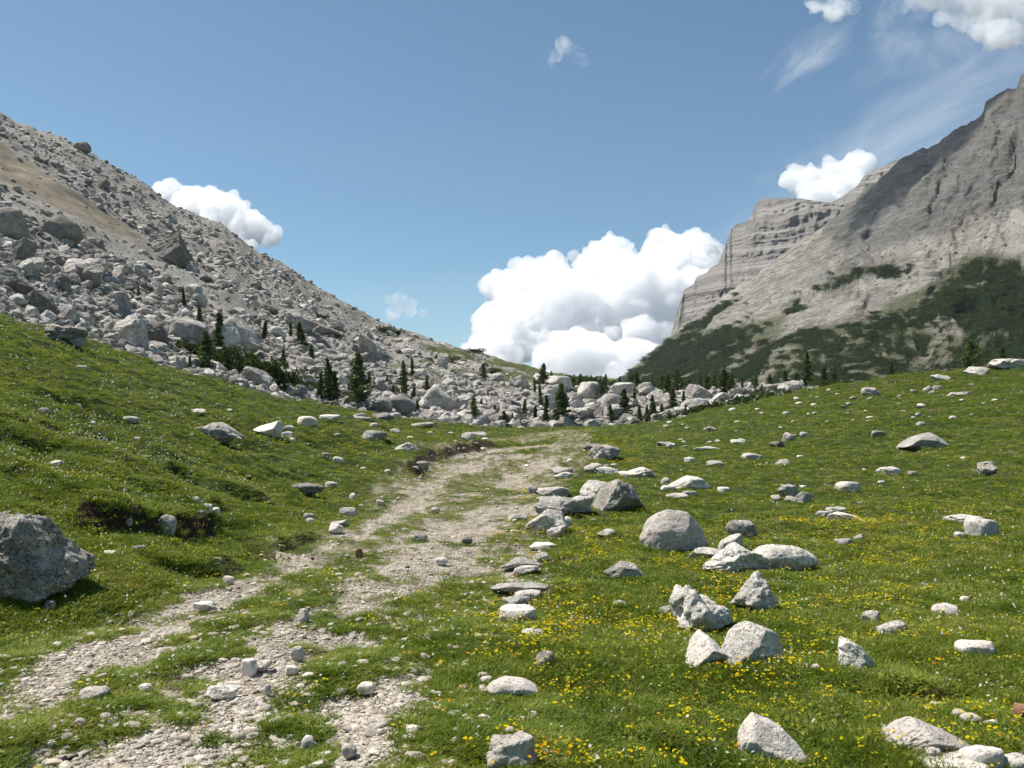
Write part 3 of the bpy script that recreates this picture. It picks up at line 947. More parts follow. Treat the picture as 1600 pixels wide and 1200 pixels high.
# named boulders of the talus
TB = [
 (264, 412, 62, 54, 'A', 0.6, [(-1, .7), (-.1, .95), (.3, 1.05), (1, .5)], 1, "lone huge tent-shaped boulder high on the scree of the left slope"),
 (88, 370, 56, 38, 'R', 0.2, [(-1, .8), (0, 1.0), (1, .7)], 1, "dark square boulder below the dry grass strip"),
 (6, 368, 60, 44, 'R', 0.2, None, 1, "dark rounded boulder at the left edge under the grass strip"),
 (122, 236, 26, 14, 'R', 0.1, None, 1, "round boulder sitting on the skyline of the left slope"),
 (30, 408, 42, 36, 'A', 0.9, None, 1, "dark leaning block above the green hillside at the left"),
 (15, 462, 70, 46, 'A', 0.3, [(-1, 1), (0, .9), (1, .5)], 1, "large pale block directly above the green hillside at the left edge"),
 (50, 486, 62, 36, 'A', 0.4, [(-1, .4), (0, 1.0), (1, .4)], 1, "dark boulder with turf on its back at the top of the green hillside"),
 (99, 502, 36, 26, 'S', 0.8, None, 0, "smooth white slab leaning at the upper edge of the green hillside"),
 (195, 540, 60, 50, 'A', 0.1, None, 0, "big grey boulder behind the crest of the green hillside"),
 (235, 535, 44, 30, 'A', 0.8, None, 1, "dark-sided block right of the big grey crest boulder"),
 (288, 536, 56, 36, 'R', 0.3, None, 0, "smooth domed boulder at the foot of the talus behind the hillside"),
 (118, 435, 60, 34, 'S', 0.4, None, 0, "sloping pale slab in the middle of the boulder field at the left"),
 (140, 425, 44, 24, 'S', 0.9, None, 0, "white flat slab among the mid-slope boulders"),
 (175, 485, 50, 30, 'A', 1.9, None, 0, "cube-shaped boulder in the lower left talus"),
 (372, 545, 66, 56, 'R', 0.2, [(-1, .9), (-.3, 1.0), (.4, .7), (1, .4)], 0, "fractured bulging boulder with a white vertical streak"),
 (468, 520, 60, 40, 'A', 0.2, [(-1, .9), (0, 1.0), (1, .9)], 0, "great flat-topped block with a dark overhanging front"),
 (508, 525, 56, 26, 'A', 0.5, [(-1, 1.0), (1, .2)], 1, "dark wedge slanting away from the great flat-topped block"),
 (420, 490, 26, 16, 'A', 0.0, None, 1, "dark brown cube of rock above the great flat-topped block"),
 (345, 545, 50, 40, 'A', 1.3, None, 0, "tall pale boulder behind the slender conifers at the left"),
 (585, 560, 56, 36, 'A', 0.6, [(-1, 1), (-.4, .95), (1, .3)], 0, "white roof-shaped boulder sloping right on the lower talus"),
 (570, 572, 34, 22, 'A', 0.1, None, 1, "dark-fronted block left of the roof-shaped boulder"),
 (622, 650, 58, 32, 'R', 0.1, [(-1, .7), (0, 1.0), (.6, .9), (1, .7)], 1, "broad cracked boulder just behind the grassy crest"),
 (592, 646, 40, 24, 'S', 0.1, None, 0, "pale sloping boulder against the broad cracked boulder"),
 (684, 640, 66, 38, 'R', 0.3, [(-1, .6), (-.2, 1.0), (1, .4)], 0, "largest smooth pale boulder in the middle of the block field"),
 (692, 575, 18, 22, 'S', 1.3, None, 0, "upright rounded plate of rock with a sunlit face"),
 (872, 612, 46, 24, 'R', 0.1, None, 0, "broad smooth boulder on the saddle skyline"),
 (812, 606, 34, 20, 'A', 0.1, None, 0, "pointed white boulder left of the saddle"),
 (865, 636, 50, 34, 'A', 0.9, None, 0, "tall pale slab beside the dark conifer in the saddle"),
 (920, 622, 34, 24, 'R', 0.1, None, 0, "rounded white boulder right of the saddle conifers"),
 (970, 618, 42, 20, 'R', 0.1, None, 0, "wide pale boulder in the back row of the saddle"),
 (1010, 620, 36, 22, 'A', 0.4, None, 0, "blocky boulder in the back row behind a slim conifer"),
 (1090, 625, 54, 26, 'A', 0.3, [(-1, .5), (-.3, 1.0), (.4, .9), (1, .4)], 0, "big grey pointed boulder in the right part of the block field"),
 (1088, 640, 40, 18, 'R', 0.3, None, 0, "pale round boulder in front of the big grey pointed boulder"),
 (1128, 632, 44, 18, 'A', 0.3, [(-1, .3), (0, 1.0), (1, .3)], 0, "low tent-shaped boulder right of the big grey pointed boulder"),
 (1160, 622, 40, 16, 'J', 0.3, None, 0, "long white boulder at the right end of the block field"),
 (1205, 616, 44, 16, 'J', 0.3, None, 0, "white ragged boulder where the block field meets the right hill"),
 (1240, 612, 40, 18, 'J', 1.3, None, 0, "last white boulder of the block field before the right hill"),
 (910, 658, 44, 22, 'J', 0.3, None, 0, "low lumpy boulder at the front of the block field"),
 (955, 640, 34, 24, 'R', 0.7, None, 0, "rounded block in the middle of the saddle boulders"),
 (1065, 655, 34, 18, 'R', 0.7, None, 0, "pale boulder at the front edge among dwarf pines"),
 (745, 650, 36, 18, 'A', 0.7, None, 0, "low grey boulder in the front of the block field left of the track"),
]
talus_meshes = [mesh_np("boulder", *rock_verts(500 + i, 4, **((ANG, JAG, ANG, SLAB)[i % 4])), mat_talus, i % 4 == 1) for i in range(14)]
talus_dark = [mesh_np("boulder", *rock_verts(530 + i, 4, **ANG), mat_scree_rock, False) for i in range(6)]


def put_tal(me, u, v, w, h, rot, lab, group=None):
    x, y, z = cast_talus(u, v)
    s = y / F
    ww, hh = w * s, h * s
    link("boulder", me, lab, "boulder", group, None, loc=(x, y + ww * .3, z + hh * .42), rot=(0.0, 0.0, rot),
         scale=(ww / 2, ww * .42, hh * .62))


for i, (u, v, w, h, k, rot, prof, dk, lab) in enumerate(TB):
    me = mesh_np("boulder", *rock_verts(600 + i, 5, prof=prof, **SH[k]), mat_scree_rock if dk else mat_talus, k == 'R')
    put_tal(me, u, v, w, h, rot * .4, lab)
rs = np.random.RandomState(17)
cnt = 0
G_L = ["grey boulder among many heaped over the left talus slope", "pale block among many in the boulder field across the saddle"]
while cnt < 215:
    u = rs.uniform(-40, 1260)
    vr, vf = np.interp(u, TU, T_VR), np.interp(u, TU, T_VF)
    q = rs.rand() ** .8
    v = vf + (vr - vf) * q
    if v < vr + 22 and u < 780:
        continue
    if tan_mask(u, v) > .3 or scree_mask(u, v) > .5 or (u > 600 and v < 585):
        continue
    size = min(46, 15 / (rs.rand() ** .45)) * (1.15 - .55 * q)
    if u > 560: size *= .72
    w = max(10, size)
    me = talus_dark[rs.randint(6)] if (u < 520 and rs.rand() < .45) else talus_meshes[rs.randint(14)]
    put_tal(me, u, v, w, w * rs.uniform(.45, .85), rs.uniform(0, 6.3), G_L[0] if u < 600 else G_L[1],
            "boulders heaped over the left talus slope" if u < 600 else "blocks of the boulder field across the saddle")
    cnt += 1


# ------------------------------------------------------------------ scattering of countless small things
def scatter(name, protos, pts, scl, rot, idx, label, cat=None):
    me = bpy.data.meshes.new(name)
    me.vertices.add(len(pts))
    me.vertices.foreach_set('co', np.asarray(pts, np.float32).ravel())
    for nm, arr in (('s_vec', scl), ('r_vec', rot)):
        a = me.attributes.new(nm, 'FLOAT_VECTOR', 'POINT')
        a.data.foreach_set('vector', np.asarray(arr, np.float32).ravel())
    a = me.attributes.new('p_idx', 'INT', 'POINT')
    a.data.foreach_set('value', np.asarray(idx, np.int32))
    g = bpy.data.node_groups.new(name + "_scatter", 'GeometryNodeTree')
    g.interface.new_socket('Geometry', in_out='INPUT', socket_type='NodeSocketGeometry')
    g.interface.new_socket('Geometry', in_out='OUTPUT', socket_type='NodeSocketGeometry')
    n = g.nodes
    gi, go = n.new('NodeGroupInput'), n.new('NodeGroupOutput')
    jn = n.new('GeometryNodeJoinGeometry')
    for k, me_p in enumerate(protos):
        po = bpy.data.objects.new(name + "_source", me_p)
        oi = n.new('GeometryNodeObjectInfo')
        oi.inputs['Object'].default_value = po
        oi.inputs['As Instance'].default_value = True
        g.links.new(oi.outputs['Geometry'], jn.inputs[0])

    def attr(nm, typ):
        a_ = n.new('GeometryNodeInputNamedAttribute')
        a_.data_type = typ
        a_.inputs['Name'].default_value = nm
        return a_.outputs['Attribute']
    ip = n.new('GeometryNodeInstanceOnPoints')
    m2p = n.new('GeometryNodeMeshToPoints')
    g.links.new(gi.outputs[0], m2p.inputs['Mesh'])
    g.links.new(m2p.outputs[0], ip.inputs['Points'])
    g.links.new(jn.outputs[0], ip.inputs['Instance'])
    ip.inputs['Pick Instance'].default_value = True
    g.links.new(attr('p_idx', 'INT'), ip.inputs['Instance Index'])
    er = n.new('FunctionNodeEulerToRotation')
    g.links.new(attr('r_vec', 'FLOAT_VECTOR'), er.inputs[0])
    g.links.new(er.outputs[0], ip.inputs['Rotation'])
    g.links.new(attr('s_vec', 'FLOAT_VECTOR'), ip.inputs['Scale'])
    g.links.new(ip.outputs[0], go.inputs[0])
    o = link(name, me, label, cat, None, 'stuff')
    md = o.modifiers.new("scatter", 'NODES')
    md.node_group = g
    return o


def leaf_mat(name, stops, scale, rough=.7, trans=.35, spec=.25):
    m, t, out = new_mat(name)
    P = t.n('ShaderNodeNewGeometry').outputs['Position']
    rnd = t.n('ShaderNodeObjectInfo').outputs['Random']
    f = t.math('ADD', t.math('ADD', t.math('MULTIPLY', t.noise(P, scale, 7, .75), .62), t.math('MULTIPLY', t.noise(P, scale * 7, 5, .75), .34)), t.math('MULTIPLY', rnd, .16))
    c = t.ramp(f, stops)
    d = t.n('ShaderNodeBsdfPrincipled', {'Base Color': c, 'Roughness': rough, 'Specular IOR Level': spec})
    tr = t.n('ShaderNodeBsdfTranslucent', {'Color': t.mix(.5, c, (.14, .19, .02), 'MIX')})
    ms = t.n('ShaderNodeMixShader', {0: trans, 1: d.outputs[0], 2: tr.outputs[0]})
    t.link(ms.outputs[0], out.inputs['Surface'])
    return m


mat_grass = leaf_mat("grass_blades", [(.38, (.040, .066, .006)), (.47, (.095, .148, .010)), (.55, (.165, .222, .016)), (.63, (.25, .285, .036)), (.75, (.38, .34, .10))], .45, .6, .4)
mat_dry = leaf_mat("dry_grass", [(.36, (.15, .125, .05)), (.5, (.27, .215, .105)), (.64, (.42, .34, .20))], 1.2, .8, .06)


def clump(seed, n, rad, hgt, wid, lean=.6, mat=None):
    rs = np.random.RandomState(seed)
    co, fc = [], []
    for i in range(n):
        a = rs.uniform(0, 6.283); r = rad * rs.rand() ** .6
        x, y = r * math.cos(a), r * math.sin(a)
        la = a + rs.normal() * .9
        h = hgt * rs.uniform(.45, 1.15)
        ln = h * lean * rs.uniform(.2, 1.3)
        dx, dy = math.cos(la), math.sin(la)
        pa = rs.uniform(0, 6.283)
        wx, wy = math.cos(pa) * wid, math.sin(pa) * wid
        b = len(co)
        mx, my, mz = x + dx * ln * .35, y + dy * ln * .35, h * .6
        ex, ey, ez = x + dx * ln, y + dy * ln, h
        co += [(x - wx, y - wy, -.01), (x + wx, y + wy, -.01), (mx - wx * .8, my - wy * .8, mz), (mx + wx * .8, my + wy * .8, mz), (ex, ey, ez)]
        fc += [(b, b + 1, b + 3), (b, b + 3, b + 2), (b + 2, b + 3, b + 4)]
    return mesh_np("grass_clump", co, fc, mat, True)


# sample points evenly over the picture area of the meadow (with a floor so hidden hollows are not bare)
def sample_meadow(n, seed, floor=.18, ymax=108, dens=None):
    rs = np.random.RandomState(seed)
    us = np.arange(-320, 1920, 20.0)
    qs = np.exp(np.linspace(math.log(3.2), math.log(ymax), 200))
    U, Yq = np.meshgrid(us, qs)
    Z = meadow_base(U, Yq)
    h = Z - EYE
    k = (h * CP - Yq * SP) / (Yq * CP + h * SP)
    V = 600 - F * k
    dv = -np.diff(V, axis=0)[:, :-1]
    flat = F * EYE / Yq[:-1, :-1] * (math.log(qs[1] / qs[0]))
    w = np.maximum(dv, flat * floor)
    w = w * (V[1:, 1:] < 1330)
    p = (w / w.sum()).ravel()
    c = rs.choice(len(p), n, p=p)
    r, cc = np.unravel_index(c, w.shape)
    u = us[cc] + rs.rand(n) * 20
    Y = qs[r] * (qs[1] / qs[0]) ** rs.rand(n)
    z = meadow_base(u, Y)
    x = x_of(u, Y, z - EYE)
    return rs, x, Y, u


def finish(x, y):
    z = meadow_h(x, y)
    pm, dm = path_terms(x, y)
    _, sl = bank_terms(x, y)
    return z - pm * .025, pm, dm, sl


N_GR = 300000
rs, gx, gy, gu = sample_meadow(N_GR, 1)
gz, gpm, gdm, gsl = finish(gx, gy)
keep = (rs.rand(N_GR) > gpm * 1.15 - .15) & (rs.rand(N_GR) > gdm * .4) & (rs.rand(N_GR) > (gsl > .55) * .8)
gx, gy, gz, gdm, gpm = gx[keep], gy[keep], gz[keep], gdm[keep], gpm[keep]
n = len(gx)
tuss = fbm2(gx * 1.6, gy * 1.6, 3, 61)
gs = np.maximum(1.0, gy / 17.0) * rs.uniform(.6, 1.15, n)
gh = gs * (0.75 + .55 * np.clip(tuss + .2, -.4, .8)) * (1 - .55 * gdm)
gh = np.where(gy > 17, gh * (17 / gy) ** .35, gh)
grass_p = [clump(20 + i, 40, .08, .040, .0030, 1.5, mat_grass) for i in range(5)] + [clump(40, 26, .07, .062, .0026, .8, mat_grass)]
herb = []
for sd in (5, 6):
    rh = np.random.RandomState(sd)
    co_, fc_ = [], []
    for i in range(16):
        a = rh.uniform(0, 6.283); L = rh.uniform(.025, .055); w_ = rh.uniform(.006, .011); b0 = len(co_)
        ox, oy = rh.normal(0, .03, 2)
        ca, sa = math.cos(a), math.sin(a); up1, up2 = rh.uniform(.3, .9) * L, rh.uniform(.1, .8) * L
        co_ += [(ox, oy, .0), (ox + ca * L * .5 - sa * w_, oy + sa * L * .5 + ca * w_, up1), (ox + ca * L * .5 + sa * w_, oy + sa * L * .5 - ca * w_, up1), (ox + ca * L, oy + sa * L, up2)]
        fc_ += [(b0, b0 + 2, b0 + 1), (b0 + 1, b0 + 2, b0 + 3)]
    herb.append(mesh_np("herb", co_, fc_, mat_grass, True))
drygrass_p = [clump(60 + i, 26, .075, .032, .0028, 1.5, mat_dry) for i in range(2)]
isdry = rs.rand(n) < np.clip(gdm * .93 + .04 + .45 * sstep(fbm2(gx * .8 + 9, gy * .8, 4, 66), .12, .4), 0, 1)
gi_ = np.where(isdry, 6 + rs.randint(0, 2, n), np.where(rs.rand(n) < .22 + .3 * (fbm2(gx * 1.3, gy * 1.3 + 7, 3, 67) > .15), 8 + rs.randint(0, 2, n), rs.randint(0, 6, n)))
scatter("grass", grass_p + drygrass_p + herb, np.stack([gx, gy, gz], -1), np.stack([gs, gs, gh], -1),
        np.stack([rs.normal(0, .12, n), rs.normal(0, .12, n), rs.uniform(0, 6.28, n)], -1), gi_,
        "short green alpine grass covering the meadow on both sides of the track")


# flowers
def flower(seed, n, spread, hgt, r, col_mat, stem_mat, petals=5):
    rs = np.random.RandomState(seed)
    co, fc, mi = [], [], []
    for i in range(n):
        x, y = rs.normal(0, spread, 2)
        h = hgt * rs.uniform(.75, 1.2)
        b = len(co)
        co += [(x - .0012, y, 0), (x + .0012, y, 0), (x, y, h)]
        fc.append((b, b + 1, b + 2)); mi.append(1)
        tx_, ty_ = rs.normal(0, .35, 2)
        rr = r * rs.uniform(.7, 1.2)
        for k in range(petals):
            a0 = 2 * math.pi * k / petals + rs.rand() * .3; a1 = a0 + 2 * math.pi / petals * .85
            b = len(co)
            for aa, q, up in ((a0, .15, 0), (a0, 1, .25), (a1, 1, .25), (a1, .15, 0)):
                px, py = rr * q * math.cos(aa), rr * q * math.sin(aa)
                co.append((x + px, y + py, h + up * rr + px * tx_ + py * ty_))
            fc += [(b, b + 1, b + 2), (b, b + 2, b + 3)]; mi += [0, 0]
    me = mesh_np("flower", co, fc, col_mat, False)
    me.materials.append(stem_mat)
    me.polygons.foreach_set('material_index', np.array(mi, np.int32))
    return me


def petal_mat(name, c0, c1):
    m, t, out = new_mat(name)
    rnd = t.n('ShaderNodeObjectInfo').outputs['Random']
    c = t.mix(t.step(rnd, .86, .97), c0, c1)
    d = t.n('ShaderNodeBsdfDiffuse', {'Color': c})
    tr = t.n('ShaderNodeBsdfTranslucent', {'Color': c})
    ms = t.n('ShaderNodeMixShader', {0: .35, 1: d.outputs[0], 2: tr.outputs[0]})
    t.link(ms.outputs[0], out.inputs['Surface'])
    return m


m_yel = petal_mat("yellow_petals", (.72, .56, .012), (.74, .33, .012))
m_whi = petal_mat("white_petals", (.72, .72, .66), (.66, .66, .56))
yel_p = [flower(3, 5, .020, .062, .0078, m_yel, mat_grass), flower(4, 7, .028, .065, .0078, m_yel, mat_grass), flower(5, 2, .010, .07, .009, m_yel, mat_grass)]
whi_p = [flower(7, 1, .004, .07, .010, m_whi, mat_grass, 6), flower(8, 3, .03, .065, .008, m_whi, mat_grass, 6)]

BL = [(1100, 905, 170, 40, .8), (950, 965, 170, 40, .55), (820, 800, 22, 45, 2.6), (840, 845, 90, 22, 1.4), (1180, 812, 170, 22, 1.0), (1380, 810, 120, 26, .8),
      (960, 860, 120, 26, 1.0), (940, 695, 60, 14, 1.8), (540, 692, 60, 22, 1.5), (1330, 930, 120, 40, .5), (1060, 730, 160, 22, .45), (1420, 880, 160, 60, .4),
      (820, 985, 60, 60, .7), (560, 905, 50, 25, .6), (150, 750, 200, 25, .35), (870, 1150, 60, 50, .5), (1200, 1120, 400, 80, .12), (200, 560, 200, 60, .2), (1290, 1010, 90, 40, .4),
      (1160, 1040, 60, 60, .6), (520, 960, 200, 100, .06), (700, 680, 200, 20, .5)]


def yel_dens(u, v):
    d = .10 + 0 * u
    for bu, bv, su, sv, k in BL:
        d = d + k * np.exp(-((u - bu) / su) ** 2 - ((v - bv) / sv) ** 2)
    return d


rs, fx, fy, fu = sample_meadow(150000, 2, .3, 100)
fz, fpm, fdm, fsl = finish(fx, fy)
pu_, pv_ = proj(fx, fy, fz)
nz = fbm2(fx * .9, fy * .9, 4, 71); nz2 = fbm2(fx * 3.5, fy * 3.5, 2, 72)
pr = yel_dens(pu_, pv_) * sstep(nz + nz2 * .6 + .15, -.1, .45) * .36 * np.clip((fy / 10) ** .8, .4, 2.2)
keep = (rs.rand(len(fx)) < pr * (1 - fpm))
fx_, fy_, fz_ = fx[keep], fy[keep], fz[keep]
n = len(fx_)
fs = np.maximum(1, fy_ / 11.0) ** .85 * rs.uniform(.7, 1.25, n)
fhs = np.where(fy_ > 11, (fs * (11 / fy_) ** .35), fs)
scatter("yellow_flowers", yel_p, np.stack([fx_, fy_, fz_], -1), np.stack([fs, fs, fhs], -1),
        np.stack([rs.normal(0, .15, n), rs.normal(0, .15, n), rs.uniform(0, 6.28, n)], -1), rs.randint(0, 3, n),
        "small yellow wildflowers in drifts over the meadow", None)
wd = .035 + .22 * np.exp(-((pu_ - 150) / 350) ** 2) * sstep(-pv_, -820, -700) + .04 * np.exp(-((pu_ - 1350) / 260) ** 2 - ((pv_ - 960) / 90) ** 2)
wd = wd * sstep(fbm2(fx * .7, fy * .7, 3, 81), -.35, .35) + .004
keep = (rs.rand(len(fx)) < wd * (1 - fpm)) & (fy > 4)
fx_, fy_, fz_ = fx[keep], fy[keep], fz[keep]
n = len(fx_)
fs = np.maximum(1, fy_ / 10.0) ** .9 * rs.uniform(.7, 1.25, n)
fhs = np.where(fy_ > 11, (fs * (11 / fy_) ** .35), fs)
scatter("white_flowers", whi_p, np.stack([fx_, fy_, fz_], -1), np.stack([fs, fs, fhs], -1),
        np.stack([rs.normal(0, .2, n), rs.normal(0, .2, n), rs.uniform(0, 6.28, n)], -1), rs.randint(0, 2, n),
        "tiny white wildflowers dotted through the grass", None)

# gravel of the track
mat_peb = stone_mat("track_gravel", (.66, .585, .495), (.40, .34, .27), .25, .15, 9, .7, (.42, .35, .28), .01)
peb_p = [mesh_np("pebble", *rock_verts(300 + i, 2, **(ANG if i % 2 else ROUND)), mat_peb, bool(i % 2 == 0)) for i in range(8)]
rs, px_, py_, pu2 = sample_meadow(420000, 3, .3, 60)
pm_, dm_ = path_terms(px_, py_)
patchy = .45 + .55 * sstep(fbm2(px_ * 2.6, py_ * 2.2, 4, 99), -.25, .25)
keep = rs.rand(len(px_)) < (pm_ * .85 * patchy + dm_ * .07 + .0012)
px_, py_, pm_ = px_[keep], py_[keep], pm_[keep]
n = len(px_)
pz_ = meadow_h(px_, py_) - pm_ * .025
psz = np.exp(rs.normal(-5.15, .6, n)) * np.maximum(1, py_ / 13.0) * (1 + .6 * (pm_ < .4))
psz = np.minimum(psz, .032 * np.maximum(1, py_ / 16.0))
print("pebbles", n)
scatter("gravel", peb_p, np.stack([px_, py_, pz_ + psz * .15], -1),
        np.stack([psz * rs.uniform(.8, 1.5, n), psz * rs.uniform(.8, 1.3, n), psz * rs.uniform(.4, .8, n)], -1),
        np.stack([rs.normal(0, .15, n), rs.normal(0, .15, n), rs.uniform(0, 6.28, n)], -1), rs.randint(0, 8, n),
        "loose pale limestone gravel in the ruts of the track")

# rubble on the talus, sized by the picture
rub_p = [mesh_np("rubble_stone", *rock_verts(700 + i, 2, **dict(ANG, fine=0)), (mat_talus, mat_talus, mat_scree_rock)[i % 3], False) for i in range(9)]
rs = np.random.RandomState(8)
NR = 100000
ui = rs.uniform(-520, 1760, NR)
vr, vf = np.interp(ui, TU, T_VR), np.interp(ui, TU, T_VF)
g_ = np.interp(ui, TU, T_G)
wgt = (vf - vr) / 300
keep = rs.rand(NR) < np.clip(wgt, .15, 1)
ui, vr, vf, g_ = ui[keep], vr[keep], vf[keep], g_[keep]
q = rs.rand(len(ui))
s_ = q ** (1 / g_)
x, y, z = talus_h(ui, s_)
up_, vp_ = proj(x, y, z)
size = np.minimum(21, 3.1 / (rs.rand(len(ui)) ** .5)) * (1.3 - .88 * s_)
size = np.where(green_mask(up_, vp_, x, y) > .5, size * .6, size)
drop = (tan_mask(up_, vp_) > .3) & (rs.rand(len(ui)) < .96)
drop |= (scree_mask(up_, vp_) > .45) & (rs.rand(len(ui)) < .8)
drop |= (green_mask(up_, vp_, x, y) > .5) & (rs.rand(len(ui)) < .8)
k_ = ~drop
x, y, z, size = x[k_], y[k_], z[k_], size[k_]
n = len(x)
sz = size * y / F / 2
print("rubble", n)
scatter("rubble", rub_p, np.stack([x, y, z + sz * .15], -1),
        np.stack([sz * rs.uniform(.8, 1.4, n), sz * rs.uniform(.8, 1.4, n), sz * rs.uniform(.5, 1.0, n)], -1),
        np.stack([rs.normal(0, .3, n), rs.normal(0, .3, n), rs.uniform(0, 6.28, n)], -1), rs.randint(0, 9, n),
        "grey limestone rubble covering the talus slope and the saddle")

# ------------------------------------------------------------------ trees
mat_bark = new_mat("bark")
_t = mat_bark[1]
principled(_t, mat_bark[2], _t.ramp(_t.noise(_t.n('ShaderNodeNewGeometry').outputs['Position'], 6, 5, .7), [(.3, (.05, .038, .028)), (.7, (.14, .11, .085))]), .95)
mat_bark = mat_bark[0]
mat_needle = leaf_mat("dark_needles", [(.36, (.026, .046, .014)), (.5, (.055, .085, .024)), (.64, (.115, .150, .045))], .8, .7, .15)
mat_larch = leaf_mat("larch_needles", [(.36, (.06, .085, .03)), (.5, (.10, .14, .05)), (.66, (.16, .20, .08))], .8, .7, .25)


def tree_meshes(seed, width=.2, kind='spruce', mat=None):
    """unit height tree: trunk and crown meshes"""
    rs = np.random.RandomState(seed)
    co, fc = [], []
    nseg, nr = 10, 6
    bend = rs.normal(0, .012, (nseg + 1, 2)).cumsum(0)
    for i in range(nseg + 1):
        h = i / nseg
        r = .022 * (1 - h) ** .8 + .002
        for k in range(nr):
            a = 2 * math.pi * k / nr
            co.append((bend[i, 0] + r * math.cos(a), bend[i, 1] + r * math.sin(a), h * .98 - .03))
    for i in range(nseg):
        for k in range(nr):
            a, b = i * nr + k, i * nr + (k + 1) % nr
            fc.append((a, b, b + nr, a + nr))
    # limbs
    c2, f2 = [], []
    nb = 62 if kind != 'larch' else 46
    h0 = rs.uniform(.04, .10) if kind != 'larch' else .14
    phase = 0
    lop = rs.uniform(0, 6.28)
    for b in range(nb):
        h = h0 + (1 - h0) * (b / nb) ** .92
        phase += 2.4 + rs.normal() * .3
        prof_ = (1 - h) ** .75 * (.35 + .65 * min(1, (h - h0) * 5 + .35))
        L = width * prof_ * rs.uniform(.55, 1.2) * (1 + .22 * math.cos(phase - lop)) + .012
        dirx, diry = math.cos(phase), math.sin(phase)
        bi = min(nseg, int(h * nseg))
        bx, by = bend[bi]
        droop = rs.uniform(-.25, .1) if kind != 'pine' else rs.uniform(0, .5)
        # a limb
        q = len(co)
        for (tt, rr) in ((0, .006), (1, .001)):
            px, py, pz = bx + dirx * L * tt * .9, by + diry * L * tt * .9, h + droop * L * tt
            co += [(px - diry * rr, py + dirx * rr, pz), (px + diry * rr, py - dirx * rr, pz), (px, py, pz + rr)]
        fc += [(q, q + 1, q + 4, q + 3), (q + 1, q + 2, q + 5, q + 4), (q + 2, q, q + 3, q + 5)]
        ntuft = int(14 + 30 * L / width)
        for k in range(ntuft):
            tt = rs.uniform(.15, 1.05)
            sp = L * .28 * (1.15 - tt * .6)
            px = bx + dirx * L * tt + rs.normal() * sp * .55
            py = by + diry * L * tt + rs.normal() * sp * .55
            pz = h + droop * L * tt + rs.normal() * .010 + abs(rs.normal()) * -.006
            s = rs.uniform(.020, .040)
            for j in range(2):
                d = rs.normal(size=3); d[2] = d[2] * .6 + .15; d /= np.linalg.norm(d)
                e = rs.normal(size=3); e -= d * e.dot(d); e /= np.linalg.norm(e)
                q = len(c2)
                pp = np.array((px, py, pz))
                c2 += [tuple(pp - e * s * .5), tuple(pp + e * s * .5), tuple(pp + d * s * 1.6)]
                f2.append((q, q + 1, q + 2))
    tr = mesh_np("trunk", co, fc, mat_bark, True)
    cr = mesh_np("crown", c2, f2, mat, True)
    return tr, cr


